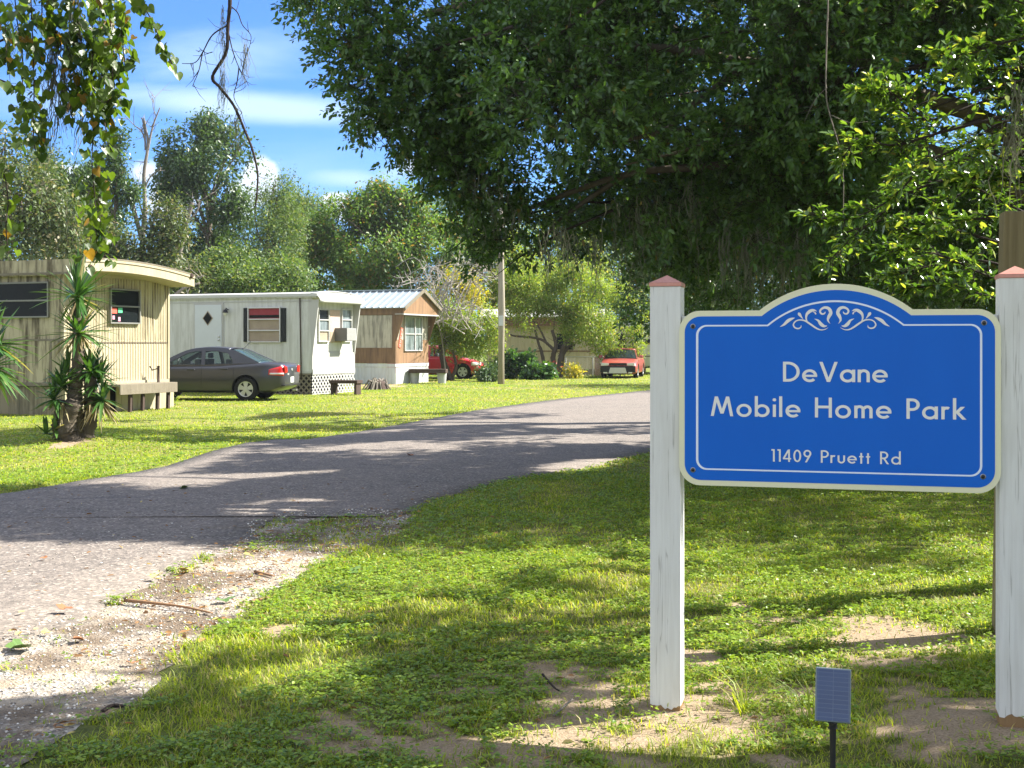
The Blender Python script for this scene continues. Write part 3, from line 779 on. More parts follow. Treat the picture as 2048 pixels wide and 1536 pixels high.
def line(txt, L, R, base, cap, wd=.135, xs=1.14):
    u0 = SUV(L, base[0])[0]; u1 = SUV(R, base[1])[0]
    v0 = (SUV(L, base[0])[1] + SUV(R, base[1])[1]) / 2; v1 = (SUV(L, cap[0])[1] + SUV(R, cap[1])[1]) / 2; hgt = v1 - v0
    tmp = Glyphs(wd); adv = [tmp.char(c, lambda x, y: (x, y)) * xs for c in txt]
    g_ = (u1 - u0 - sum(adv) * hgt) / (len(txt) - 1); x = u0; gl = Glyphs(wd)
    for i_, c in enumerate(txt):
        if c == ' ':
            gl.mb.build('lettering', M_LET, board); gl = Glyphs(wd)
        else: gl.char(c, lambda a, b_, x=x: (x + a * xs * hgt, v0 + b_ * hgt))
        x += adv[i_] * hgt + g_
    gl.mb.build('lettering', M_LET, board)
line('DeVane', 1566, 1775.5, (763.5, 764.5), (723, 724.5), .135)
line('Mobile Home Park', 1421.5, 1930.5, (833, 838), (794.5, 796), .135)
line('11409 Pruett Rd', 1542, 1801.5, (924.3, 927.5), (900, 901.5), .125)

def flourish(flip):
    b = MB(); k = 0
    def st(pts):
        nonlocal k; k += 1
        P = smooth_path([(p[0], p[1], p[2]) for p in pts], 6)
        vs = []
        for i_, p in enumerate(P):
            a, c_ = P[max(i_ - 1, 0)], P[min(i_ + 1, len(P) - 1)]
            d = Vector((c_.x - a.x, c_.y - a.y)); d = d.normalized() if d.length > 0 else Vector((1, 0)); n_ = Vector((-d.y, d.x)) * max(p.z, 1.5) / 2
            for sg in (1, -1):
                q = (1500 + (p.x + n_.x * sg) / 5.851, 560 + (p.y + n_.y * sg) / 5.851)
                u, v = SUV(*q)
                if flip: u = UC2 - u
                vs.append((u, LFRONT - .0010 - .0002 * k, v))
        b.add(vs, [(2 * j, 2 * j + 1, 2 * j + 3, 2 * j + 2) for j in range(len(P) - 1)])
    st([(938, 512, 2), (912, 470, 22), (925, 425, 38), (945, 385, 40), (925, 338, 38), (880, 322, 30), (838, 338, 24), (820, 368, 22), (838, 396, 20), (868, 394, 16), (882, 372, 10)])
    st([(682, 508, 6), (658, 455, 18), (665, 402, 30), (702, 366, 38), (745, 352, 24), (782, 366, 3)])
    st([(735, 372, 8), (758, 378, 12), (768, 396, 18), (772, 403, 8)])
    st([(622, 458, 3), (598, 428, 20), (578, 400, 36), (572, 386, 22), (571, 380, 4)])
    st([(352, 548, 3), (400, 520, 26), (445, 478, 38), (490, 454, 26), (525, 443, 4)])
    st([(755, 455, 4), (798, 475, 24), (832, 518, 40), (868, 540, 28), (902, 536, 4)])
    st([(915, 558, 3), (870, 580, 10), (820, 582, 14), (770, 560, 20), (700, 512, 22), (640, 476, 18), (580, 468, 14), (532, 485, 14), (508, 525, 16), (527, 558, 17), (565, 568, 16), (595, 553, 12), (598, 528, 3)])
    return b.build('scroll_ornament', M_LET, board)
UC2 = SUV(1566, 640)[0] + SUV(1776, 640)[0]
UC2 = SUV(1500 + 938 / 5.851, 640)[0] + SUV(1500 + 1034 / 5.851, 640)[0]
flourish(False); flourish(True)
for px, py in ((1386, 652.5), (1968, 645.5), (1386, 939.5), (1966, 953)):
    u, v = SUV(px, py)
    b = MB(); b.lathe([(.0, LFRONT - .003), (.0065, LFRONT - .003), (.0075, LFRONT - .001), (.0075, LFRONT)], 'y', 16, (u, 0, v)); bo = b.build('bolt', M_BLK, board, smooth=True)
    b = MB(); b.lathe([(.0078, LFRONT - .0015), (.0112, LFRONT - .0012), (.0112, LFRONT)], 'y', 20, (u, 0, v)); b.build('washer', M_BOLT, bo, smooth=True)

# brown wooden post standing behind the sign
M_OLDW = bark('weathered fence post', (.09, .07, .03), (.42, .35, .2), 34, 1.0, .8)
b = MB(); b.box(-.075, .075, -.075, .075, -.2, 2.32)
wp = b.build('wooden_post', M_OLDW, bevel=.01); wp.location = (2.722, 6.86, 0); wp.rotation_euler = (0, math.radians(1.0), math.radians(-12))
tag(wp, 'tall weathered brown wooden post behind the right end of the sign', 'post')

# solar spotlight
sx, sy = (1666 - 1024) / F * 4.2, 4.2
sl = empty('solar_light', (sx, sy, 0), math.radians(-12), 'small solar panel light on a black stake in front of the sign', 'light')
zc = 1.6 + (687 - 1390) / F * 4.2
b = MB(); b.box(-.058, .058, -.008, .008, -.088, .088); hs = b.build('panel_frame', simple('grey green casing', (.16, .2, .22), .4, .5), sl, bevel=.003)
hs.location = (0, 0, zc); hs.rotation_euler = (math.radians(-14), math.radians(1.5), 0)
m, g = mat('solar cells'); o_ = g.n('ShaderNodeTexCoord').outputs['Object']
br = g.n('ShaderNodeTexBrick'); g.put(br, 'Vector', g.mapping(o_, (1, 0, 1), rot=(math.radians(90), 0, 0))); br.offset = 0
br.inputs['Color1'].default_value = (.028, .05, .12, 1); br.inputs['Color2'].default_value = (.034, .06, .14, 1); br.inputs['Mortar'].default_value = (.1, .13, .2, 1)
br.inputs['Scale'].default_value = 1; br.inputs['Brick Width'].default_value = .05; br.inputs['Row Height'].default_value = .0145; br.inputs['Mortar Size'].default_value = .0006
finish(g, pbr(g, br.outputs[0], .2, .5, 0, None, Coat_Weight=.35, Coat_Roughness=.08))
b = MB(); b.box(-.053, .053, -.0105, -.0081, -.083, .083); b.build('solar_panel', m, hs)
b = MB(); b.tube([(0, .02, -.1), (0, .012, zc - .1), (0, .012, zc - .05)], .011, 12); b.tube([(0, .012, zc - .115), (0, .012, zc - .095)], .016, 12)
b.build('stake', M_BLK, sl, smooth=True, auto=40)
b = MB(); b.lathe([(0, .03), (.035, .032), (.042, .06), (.045, .1), (.03, .105), (0, .1)], 'y', 18, (0, 0, zc - .02)); b.build('lamp_head', M_BLK, sl, smooth=True, auto=40)

# ------------------------------------------------------------------ mobile homes
PHI = math.radians(22)
E_ = Vector((math.cos(PHI), -math.sin(PHI), 0)); F_ = Vector((math.sin(PHI), math.cos(PHI), 0))
def sided(name, col, stain, amt=.5, ribs=0, rough=.55, ribaxis=0, low=0.0, streak=(7, 7, .8)):
    """aluminium or ply siding with run-down stains that belong to the sheet"""
    m, g = mat(name); o = g.n('ShaderNodeTexCoord').outputs['Object']
    s1 = g.noise(g.mapping(o, streak), 1, 5, .65, .2); s2 = g.noise(o, .9, 4, .6); s3 = g.noise(o, 35, 3)
    c = g.mix(g.m('MULTIPLY', g.ramp(s1, [(.44, 0.), (.62, 1.)]), amt), col, stain)
    c = g.mix(g.m('MULTIPLY', g.ramp(s2, [(.48, 0.), (.75, 1.)]), amt * .6), c, stain)
    c = g.mix(g.m('MULTIPLY', s3, .12), c, tuple(x * .6 for x in col))
    nrm = bump(g, s3, .08, .004)
    if ribs:
        sp_ = g.n('ShaderNodeSeparateXYZ'); g.put(sp_, 0, o)
        sn = g.m('SINE', g.m('MULTIPLY', sp_.outputs[ribaxis], ribs))
        b2 = g.n('ShaderNodeBump'); g.put(b2, 'Height', sn); b2.inputs['Strength'].default_value = .5; b2.inputs['Distance'].default_value = .01; g.put(b2, 'Normal', nrm)
        nrm = b2.outputs[0]
    finish(g, pbr(g, c, rough, .35, 0, nrm)); return m
M_WHT = sided('aged white siding', (.60, .61, .58), (.30, .30, .25), .45)
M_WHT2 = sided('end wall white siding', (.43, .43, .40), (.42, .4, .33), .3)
M_WTRIM = sided('white metal trim', (.46, .46, .44), (.45, .43, .38), .25)
M_BEI = sided('stained beige siding', (.44, .385, .25), (.08, .06, .03), 1.0)
M_BEI2 = sided('cream corrugated siding', (.44, .39, .27), (.30, .23, .12), .32)
M_BEID = sided('mildewed beige skirting', (.26, .22, .13), (.08, .07, .035), .9)
M_BRN = sided('brown ply siding', (.22, .135, .072), (.1, .06, .04), .8)
M_BRNS = sided('orange brown ply', (.29, .175, .095), (.16, .095, .055), .65)
M_GRYP = sided('streaked grey panel', (.47, .44, .35), (.13, .12, .1), .75, streak=(9, 9, .9))
M_SKW = sided('white skirting', (.56, .6, .61), (.42, .42, .38), .4, 42)
M_ALU = simple('window aluminium', (.55, .56, .56), .45, .5, .3, var=.15, scale=20)
M_GLS = simple('dark window glass', (.010, .013, .014), .16, .12, var=.4, scale=2, bmp=0)
m, g = mat('window glass with curtains'); o_ = g.n('ShaderNodeTexCoord').outputs['Object']
n1 = g.noise(g.mapping(o_, (14, 14, 1.2)), 1, 4, .6, .5)
finish(g, pbr(g, g.ramp(n1, [(.35, (.05, .07, .075)), (.6, (.22, .26, .27)), (.75, (.42, .45, .45))]), .12, .8)); M_CURT = m
M_PLY = simple('osb board', (.5, .38, .3), .8, .2, var=.35, scale=25)
M_BLK2 = simple('black shutter', (.012, .016, .018), .5, .3)
M_DRK = simple('painted void shade', (.025, .024, .022), .95, .05)  # near-black colour standing in for the shade of unlit hollows
M_RED = simple('red curtain', (.28, .05, .06), .8, .2, var=.3)
M_TAN = simple('tan blind', (.33, .27, .2), .8, .2, var=.3, scale=4)
M_DWOOD = bark('dark stained wood', (.05, .035, .028), (.12, .085, .07), 14, 3, .4)
M_GWOOD = bark('grey weathered wood', (.14, .12, .09), (.32, .28, .21), 20, 3, .5)
M_ROOFW = simple('white coated roof', (.5, .5, .48), .5, .4, var=.08)
m, g = mat('galvanised roof sheet'); o_ = g.n('ShaderNodeTexCoord').outputs['Object']
n1 = g.noise(o_, 2.2, 4); finish(g, pbr(g, g.mix(n1, (.3, .35, .38), (.42, .48, .52)), .5, .5, .45, bump(g, n1, .05, .01))); M_METR = m

class Home:
    def __init__(s, name, origin, label):
        s.o = Vector((origin[0], origin[1], 0)); s.root = empty(name, s.o, -PHI, label, 'mobile home')
    def L(s, px, py, b=0.0):
        """photo point on the long wall plane -> (x, z)"""
        o = s.o + F_ * b; d = Vector(((px - 1024) / F, 1, (HZ - py) / F)); c = Vector((0, 0, H))
        t = (o - c).dot(F_) / d.dot(F_); p = c + d * t
        return (p - s.o).dot(E_), p.z
    def E(s, px, py, a=0.0):
        """photo point on the end wall plane -> (y, z)"""
        o = s.o + E_ * a; d = Vector(((px - 1024) / F, 1, (HZ - py) / F)); c = Vector((0, 0, H))
        t = (o - c).dot(E_) / d.dot(E_); p = c + d * t
        return (p - s.o).dot(F_), p.z
    def LR(s, x0, x1, y0, y1):
        """photo rectangle on the long wall, size kept upright"""
        a0, zt = s.L(x0, y0); a1, _ = s.L(x1, y0); _, zb = s.L((x0 + x1) / 2, y1); zt = s.L((x0 + x1) / 2, y0)[1]
        return a0, a1, zb, zt
    def ER(s, x0, x1, y0, y1, a=0.0):
        xm = (x0 + x1) / 2
        return s.E(x0, y0, a)[0], s.E(x1, y0, a)[0], s.E(xm, y1, a)[1], s.E(xm, y0, a)[1]
def window(parent, side, r, bars, fm, gm, depth=.05, panes=None, mull=None, x=0.0, lean=0.0):
    """side 'L': on the y=0 wall; 'E': on the x wall. r = (a0, a1, z0, z1); bars = fractions of cross bars"""
    a0, a1, z0, z1 = r; t = .035
    w_ = empty  # unused
    f = MB()
    def bx(p0, p1, q0, q1, d0, d1):
        if side == 'L': f_.box(p0, p1, -d1, -d0, q0, q1)
        else: f_.box(x + d0, x + d1, p0, p1, q0, q1)
    f_ = f
    bx(a0, a1, z0, z0 + t, .0, depth); bx(a0, a1, z1 - t, z1, 0, depth)
    bx(a0, a0 + t, z0 + t, z1 - t, 0, depth - .002); bx(a1 - t, a1, z0 + t, z1 - t, 0, depth - .002)
    for q in bars: z = z0 + (z1 - z0) * q; bx(a0 + t, a1 - t, z - .018, z + .018, 0, depth - .006)
    if mull: 
        for q in mull: m_ = a0 + (a1 - a0) * q; bx(m_ - .03, m_ + .03, z0 + t, z1 - t, 0, depth - .003)
    fr = f.build('window', fm, parent, bevel=.004)
    f_ = MB(); 
    zs = [z0 + t] + [z0 + (z1 - z0) * q for q in bars] + [z1 - t]
    if panes is None: panes = [gm]
    mats_ = []
    f_.cur = 0
    for i_ in range(len(zs) - 1):
        pm = panes[min(i_, len(panes) - 1)]
        if pm not in mats_: mats_.append(pm)
        f_.cur = mats_.index(pm)
        bx(a0 + t, a1 - t, zs[i_], zs[i_ + 1] - .001, .006, .016)
    p_ = f_.build('pane', mats_, fr)
    return fr

# --- near beige home
hb = Home('beige_mobile_home', (-9.9, 27.6), 'beige mobile home with bowed roof and cream ribbed end wall behind the yucca')
R = hb.root; Wd = 3.66; LEN = 11
zS = .70; zT = 3.12
b = MB(); b.box(-LEN, -.001, .0, Wd, zS, 1.66); b.build('lower_wall', M_BEI, R)
b = MB(); b.box(-LEN, -.001, .012, Wd - .01, 1.69, zT); b.build('upper_wall', M_BEI, R)
b = MB(); b.box(-LEN, -.005, -.012, .0, 1.655, 1.70)
for x in (-.35, -1.55, -2.75, -4, -5.2): b.box(x - .02, x + .02, -.01, .0, zS + .01, 1.65)
b.box(-LEN, 0, -.03, -.0, zS - .05, zS + .03); b.build('trim', M_GWOOD, R)
def corrug(name, y0, y1, z0, z1, x, pitch, amp, m, parent):
    n = int((y1 - y0) / pitch) * 6; vs = []
    for k in range(n + 1):
        y = y0 + (y1 - y0) * k / n; ph = (k % 6) / 6
        d = amp * (0, 1, 1, .3, 0, 0)[k % 6]
        vs += [(x + d, y, z0), (x + d, y, z1)]
    b = MB(); b.add(vs, [(2 * k, 2 * k + 2, 2 * k + 3, 2 * k + 1) for k in range(n)]); return b.build(name, m, parent)
corrug('end_siding', 0, Wd, zS, 1.60, .004, .095, .014, M_BEI2, R)
b = MB(); b.box(-.02, .012, 0, Wd, 1.598, 1.627); b.build('seam', M_DWOOD, R)
corrug('end_siding', 0, Wd, 1.625, zT, -.004, .095, .014, M_BEI2, R)
b = MB(); b.box(.0, .036, -.01, Wd + .01, zS - .06, zS + .02); b.cur = 0; b.box(.0, .03, -.025, .03, zS + .03, zT); b.box(.0, .03, Wd - .03, Wd + .025, zS + .03, zT); b.build('trim', M_BEI2, R)
OH = .70
# bowed roof with deep fascia
def bow(y): t = (y / Wd) * 2 - 1; return 3.375 + .09 * (1 - t * t) - .085 * t
n = 16
b = MB()
ys_ = [-.12 + (Wd + .24) * k / n for k in range(n + 1)]
for xa, xb in ((-LEN, OH),):
    top = [(xa, y, bow(y)) for y in ys_] + [(xb, y, bow(y)) for y in ys_]
    b.add(top, [(k, k + 1, n + 2 + k, n + 1 + k) for k in range(n)])
b.build('roof', M_GWOOD, R, solid=.03)
b = MB()
vs = []
for y in ys_: vs += [(OH, y, bow(y) - .27), (OH, y, bow(y) - .02)]
b.add(vs, [(2 * k, 2 * k + 2, 2 * k + 3, 2 * k + 1) for k in range(n)])
vs = []
for y in ys_: vs += [(OH + .02, y, bow(y) - .07), (OH + .02, y, bow(y) + .01)]
b.add(vs, [(2 * k, 2 * k + 2, 2 * k + 3, 2 * k + 1) for k in range(n)])
b.build('end_fascia', M_BEI2, R, solid=.03)
b = MB(); vs = []
for y in ys_: vs += [(OH + .025, y, bow(y) - .012), (OH + .025, y, bow(y) + .022)]
b.add(vs, [(2 * k, 2 * k + 2, 2 * k + 3, 2 * k + 1) for k in range(n)]); b.build('drip_edge', M_GWOOD, R, solid=.02)
b = MB(); vs = []
for y in ys_: vs += [(0, y, bow(y) - .262), (OH - .002, y, bow(y) - .262)]
b.add(vs, [(2 * k, 2 * k + 1, 2 * k + 3, 2 * k + 2) for k in range(n)]); b.build('soffit', M_BEI2, R, solid=.01)
b = MB(); b.box(-.03, -.001, 0, Wd, zT - .02, 3.22); b.build('end_frieze', M_BEI2, R)
b = MB(); b.box(-LEN, OH - .002, -.145, -.125, zT - .02, 3.45); b.build('side_fascia', M_BEI, R)
b = MB(); b.box(-LEN, OH, -.17, -.146, zT + .0, zT + .05); b.build('drip_rail', M_GWOOD, R)
for y in (.02, Wd - .02):
    b = MB(); b.lathe([(0, OH + .05), (.05, OH + .05), (.07, OH + .0)], 'x', 10, (0, y, 3.27)); b.build('marker_light', M_DWOOD, R)
M_DALU = simple('dull aluminium', (.22, .22, .2), .5, .4, .3, var=.2, scale=20)
window(R, 'L', hb.LR(-60, 99, 565, 636), [.48], M_DALU, M_GLS)
rr = hb.ER(216.5, 276.5, 578, 648)
window(R, 'E', rr, [.5], M_DALU, M_GLS, .06, x=.02)
STK = simple('red sticker', (.7, .12, .08), .6, .3); STG = simple('green sticker', (.1, .5, .25), .6, .3); STP = simple('pink sticker', (.7, .3, .4), .6, .3)
for k, (dy, dz, w_, h_, m_) in enumerate(((.06, .24, .2, .13, STK), (.3, .26, .15, .12, STG), (.1, .1, .08, .09, STP), (.3, .06, .08, .1, STP))):
    b = MB(); b.box(.037, .039, rr[0] + dy, rr[0] + dy + w_, rr[2] + dz, rr[2] + dz + h_); b.build('window_sticker', m_, R)
# skirting
b = MB(); b.box(-LEN, -.04, .05, .08, -.1, zS - .06); b.build('skirting', M_BEID, R)
rs = random.Random(5)
b = MB(); y = .05
while y < Wd:
    w_ = rs.uniform(.14, .3)
    if not (1.45 < y < 1.75) and not (2.1 < y < 2.3): b.box(-.03 + rs.uniform(-.02, .02), 0.0, y, y + w_ - .012, -.1, zS - .07)
    y += w_
b.build('skirting', M_BEI2, R)
b = MB(); b.box(-LEN + .1, -.2, .3, Wd - .2, .02, zS - .02); b.build('crawl_space_shade', M_DRK, R)  # dark box painted as the shade under the floor

# rustic work table against the end wall
tb = empty('work_table', hb.o + E_ * .28 + F_ * 2.3, -PHI, 'weathered grey wooden table with a pipe standing by the cream end wall', 'table')
b = MB(); b.box(-.22, .2, -1.05, 1.05, .60, .66); b.build('table_top', M_GWOOD, tb, bevel=.01)
b = MB(); b.box(.2, .24, -1.05, 1.05, .42, .66); b.build('apron', M_GWOOD, tb, bevel=.008)
for y in (-.55, -.1, .45, .85):
    b = MB(); b.bar((.15, y - .06, -.02), (.12, y, .6), .07, .07); b.build('leg', M_DWOOD, tb)
tp = hb.o + E_ * .26 + F_ * 2.95
b = MB(); b.tube([(0, 0, .661), (0, 0, 1.06)], .035, 8); b.tube([(0, 0, 1.0), (-.12, -.1, .96), (-.17, -.14, 1.05)], .02, 6)
o = b.build('water_pipe', M_DWOOD, smooth=True, auto=50); o.location = tp; tag(o, 'rusty upright pipe with a hook on the grey table', 'pipe')

# --- white home
hw = Home('white_mobile_home', (-6.22, 38.8), 'long white mobile home with black shuttered window behind the grey car')
R = hw.root; Wd = 2.66; LEN = 15
z0, z1 = .70, 3.02
b = MB(); b.box(-LEN, -.002, 0, Wd, z0, z1); b.build('wall', M_WHT, R)
zb_ = hw.L(500, 604)[1]
b = MB(); b.box(-LEN, .0, -.012, -.0, zb_ - .015, zb_ + .015); b.box(-LEN, .0, -.02, 0, z0 - .03, z0 + .03); b.build('trim', M_WTRIM, R)
b = MB(); b.box(-LEN, .2, -.06, Wd + .06, z1 + .0, z1 + .06); b.build('eave', M_WHT, R)
b = MB()
n = 12; yy = [-.1 + (Wd + .2) * k / n for k in range(n + 1)]; bw = lambda y: z1 + .13 + .1 * (1 - ((y / Wd) * 2 - 1) ** 2)
b.add([(-LEN, y, bw(y)) for y in yy] + [(.25, y, bw(y)) for y in yy], [(k, k + 1, n + 2 + k, n + 1 + k) for k in range(n)])
b.box(-LEN, .25, -.1, -.07, z1 + .04, z1 + .135); b.build('roof', M_ROOFW, R, solid=.02)
# rounded white cap over the end, with window wall set back between fins
b = MB(); vs = []
for j in range(7):
    t = j / 6; x = .26 + .1 * math.sin(t * math.pi / 2); 
    for y in yy: vs.append((.02 + .36 * math.sin(t * math.pi / 2), y, z1 - .14 + (bw(y) - z1 + .15 + .02) * math.cos(t * math.pi / 2)))
n1_ = n + 1
b.add(vs, [(j * n1_ + k, j * n1_ + k + 1, (j + 1) * n1_ + k + 1, (j + 1) * n1_ + k) for j in range(6) for k in range(n)])
b.build('roof_cap', M_ROOFW, R, smooth=True, solid=.02)
belt = hw.E(660, 705)[1]
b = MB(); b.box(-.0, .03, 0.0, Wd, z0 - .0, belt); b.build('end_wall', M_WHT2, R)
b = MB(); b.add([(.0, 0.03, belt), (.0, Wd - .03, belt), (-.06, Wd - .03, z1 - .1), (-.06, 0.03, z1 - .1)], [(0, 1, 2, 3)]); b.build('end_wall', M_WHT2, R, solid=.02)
for y0, y1 in ((-.012, .03), (Wd - .03, Wd + .012)):
    b = MB(); b.prism([(.0, z0), (.035, z0), (.035, belt - .1), (.27, z1 - .05), (-.1, z1 - .05), (-.0, belt)], 'y', y0, y1); b.build('side_fin', M_WTRIM, R)
b = MB(); b.box(.031, .05, 0, Wd, z0 - .06, z0 + .1); b.build('trim', M_WTRIM, R)
def e_off(z): return .03 - .15 * (z - belt) / (z1 - .1 - belt)
for a, c_, pn in ((635, 656, (M_TAN, M_CURT, M_GLS)), (681.5, 701.5, (M_TAN, M_CURT, M_CURT))):
    r_ = hw.ER(a, c_, 618, 684)
    window(R, 'E', r_, [.34, .67], M_WTRIM, M_CURT, .06, panes=pn, x=.0)
r_ = hw.ER(658.5, 678.5, 620, 664)
b = MB(); b.box(-.03, .025, r_[0], r_[1], r_[2], r_[3]); b.build('boarded_panel', M_PLY, R)
r_ = hw.ER(658.5, 681, 664, 685)
b = MB(); b.box(-.02, .03, r_[0], r_[1], r_[2], r_[3]); b.build('window_frame', M_TAN, R)
# air conditioner in the window
ya, za = hw.E(669, 684)
ac = empty('window_air_conditioner', hw.o + E_ * .0 + F_ * (ya + .28) + Vector((0, 0, za + .03)), -PHI, 'grey window air conditioner jutting from the white end wall', 'air conditioner')
b = MB(); b.box(.02, .46, -.31, .31, 0, .42); b.build('case', simple('grey steel case', (.13, .13, .12), .5, .4, .2), ac, bevel=.01)
b = MB(); b.box(.461, .475, -.29, .29, .02, .40); b.build('grille', simple('light grille', (.5, .5, .48), .6, .3), ac, bevel=.004)
b = MB()
for k in range(14): b.box(.4755, .479, -.27, .27, .04 + k * .026, .05 + k * .026)
b.build('louvre', simple('grey steel case', (.13, .13, .12)), ac)
# door
r_ = hw.LR(391.5, 445, 610, 745)
b = MB(); b.box(r_[0] - .06, r_[1] + .06, -.03, -.0, z0 + .03, r_[3] + .06); fr = b.build('door_frame', M_WTRIM, R, bevel=.006)
b = MB(); b.box(r_[0], r_[1], -.055, -.031, z0 + .05, r_[3]); dr = b.build('door', simple('pale door', (.56, .60, .62), .5, .4, var=.06), R, bevel=.006)
cx, cz = hw.L(417.7, 636.5)
b = MB(); b.prism([(cx - .2, cz), (cx, cz - .24), (cx + .2, cz), (cx, cz + .24)], 'y', -.066, -.0552); dw_ = b.build('diamond_window', M_TAN, dr)
b = MB(); b.prism([(cx - .165, cz), (cx, cz - .2), (cx + .165, cz), (cx, cz + .2)], 'y', -.072, -.0665); b.build('pane', M_GLS, dw_)
for py in (673, 680):
    hx, hz = hw.L(440.5, py); b = MB(); b.lathe([(0, -.11), (.035, -.105), (.035, -.08), (.02, -.07), (.02, -.056)], 'y', 12, (hx, 0, hz)); b.build('handle', M_ALU, dr, smooth=True)
lx, lz = hw.L(456.5, 622)
b = MB(); b.tube([(lx, 0, lz + .04), (lx, -.12, lz + .08), (lx, -.16, lz + .02)], .02, 8); b.lathe([(.0, lz + .05), (.06, lz + .04), (.09, lz - .05), (.08, lz - .06)], 'z', 14, (lx, -.16, 0)); wl = b.build('porch_lamp', M_BLK, R, smooth=True, auto=50)
b = MB(); b.lathe([(.0, lz - .16), (.05, lz - .14), (.07, lz - .05)], 'z', 14, (lx, -.16, 0)); b.build('lamp_globe', simple('milky globe', (.7, .7, .66), .3, .5), wl, smooth=True)
# shuttered window
r_ = hw.LR(497, 562.5, 614.5, 685)
window(R, 'L', r_, [.34, .66], M_ALU, M_TAN, .07, panes=(M_TAN, M_TAN, M_RED))
b = MB(); b.box(r_[0] + .05, r_[1] - .05, -.02, -.0175, r_[2] + (r_[3] - r_[2]) * .7, r_[2] + (r_[3] - r_[2]) * .78); b.build('blind_edge', M_GLS, R)
for x0, x1 in ((488, 496.5), (563, 572.5)):
    q = hw.LR(x0, x1, 616, 683.5); b = MB(); b.box(q[0], q[1], -.035, 0, q[2], q[3])
    for k in range(16): zz = q[2] + (q[3] - q[2]) * (k + .5) / 16; b.box(q[0] + .02, q[1] - .02, -.042, -.0352, zz, zz + .03)
    b.build('shutter', M_BLK2, R)
dx = hw.L(601, 650)[0]
b = MB(); b.tube([(dx, -.04, z1), (dx + .02, -.04, 2.0), (dx + .05, -.04, .5)], .022, 8); b.build('downspout', M_DWOOD, R, smooth=True)
# lattice skirting
def lattice(name, p0, p1, zlo, zhi, m, parent, pitch=.19):
    p0, p1 = Vector(p0), Vector(p1); L_ = (p1 - p0).length; d = (p1 - p0) / L_; b = MB(); hgt = zhi - zlo; nn_ = d.cross(Vector((0, 0, 1)))
    s = -hgt
    while s < L_:
        for sg, off in ((1, .0), (-1, .008)):
            a0, a1 = max(s, 0), min(s + hgt, L_)
            if a1 - a0 < .03: continue
            if sg == 1: za, zb2 = zlo + (a0 - s), zlo + (a1 - s)
            else: za, zb2 = zhi - (a0 - s), zhi - (a1 - s)
            b.bar(p0 + d * a0 + nn_ * off + Vector((0, 0, za)), p0 + d * a1 + nn_ * off + Vector((0, 0, zb2)), .006, .05, up=nn_.cross(Vector((d.x, d.y, sg)).normalized()))
        s += pitch
    b.bar(p0 + Vector((0, 0, zhi)), p1 + Vector((0, 0, zhi)), .03, .05); b.bar(p0 + Vector((0, 0, zlo)), p1 + Vector((0, 0, zlo)), .03, .04)
    return b.build(name, m, parent)
lattice('lattice_skirting', (.02, .0, 0), (.02, Wd, 0), .02, z0 - .06, M_WTRIM, R)
lattice('lattice_skirting', (-1.3, .0, 0), (-.02, .0, 0), .02, z0 - .06, M_GWOOD, R)
b = MB(); b.box(-LEN + .1, -.3, .25, Wd - .15, -.02, z0 - .02); b.build('crawl_space_shade', M_DRK, R)  # solid block coloured as the shadow behind the lattice
bx_ = Vector((*G(684, 789), 0)); bx_ = W(684, 789, 38.6); bx_.z = 0
bn = empty('garden_bench', (-5.15, 38.9, 0), -PHI + .1, 'dark brown plank bench in front of the white lattice skirting', 'bench')
b = MB(); b.box(-.5, .45, -.22, .22, .36, .46); b.build('seat', M_DWOOD, bn, bevel=.008)
for x in (-.42, .37):
    b = MB(); b.box(x - .04, x + .04, -.18, .18, 0, .36); b.build('leg', M_DWOOD, bn)

# --- brown home with metal gable roof
hn = Home('brown_mobile_home', (-4.586, 49), 'brown panelled mobile home with ribbed metal gable roof and white skirting')
R = hn.root; Wd = 2.95; LEN = 13
zsk = hn.L(788, 727)[1]; zev = 3.05; ztop_sk = hn.L(788, 734)[1]
zmid = hn.L(788, 697)[1]; zup = hn.L(788, 630)[1]
b = MB(); b.box(-LEN, -.0, 0, Wd, zsk, zmid); b.build('lower_wall', M_BRN, R)
b = MB(); b.box(-LEN, -.0, .01, Wd - .01, zmid + .02, zup); b.build('wall_panel', M_GRYP, R)
b = MB(); b.box(-LEN, .38, -.02, Wd + .02, zup + .01, zev); b.build('upper_wall', M_BRN, R)
b = MB(); b.box(-.12, 0.003, -.025, .0, zsk, zup + .01); b.box(-.06, .03, -.02, .09, zsk, zup); b.box(-LEN, -.0, -.015, .01, zmid - .01, zmid + .025); b.build('corner_board', M_BRN, R)
b = MB(); b.box(.0, .02, .1, Wd, zsk, 1.75); b.build('end_wall', M_BRNS, R)
b = MB(); b.box(-.02, .012, .0, Wd, 1.752, zup); b.build('end_wall', M_GRYP, R)
# overhang gable
ov = .42; zrg = 3.74
for x in (ov,):
    b = MB(); b.prism([(-.1, 2.78), (Wd + .1, 2.78), (Wd + .1, 3.03), (Wd / 2, zrg - .04), (-.1, 3.03)], 'x', ov - .02, ov + .02)
    b.build('gable', M_BRNS, R)
b = MB(); b.box(.02, ov - .02, -.05, Wd + .05, 2.74, 2.77); b.box(ov - .03, ov + .03, -.12, Wd + .12, 2.72, 2.775); b.build('soffit', M_WTRIM, R)
for y0, y1 in ((-.01, .02), (Wd - .02, Wd + .01)):
    b = MB(); b.prism([(.02, 1.7), (.06, 1.7), (ov - .02, 2.74), (.02, 2.74)], 'y', y0, y1); b.build('side_fin', M_BRN, R)
b = MB()
for sg in (0, 1):
    ya_, yb_ = (-.2, Wd / 2) if sg == 0 else (Wd + .2, Wd / 2)
    b.add([(-LEN, ya_, 3.0), (ov + .12, ya_, 3.0), (ov + .12, yb_, zrg), (-LEN, yb_, zrg)], [(0, 1, 2, 3)])
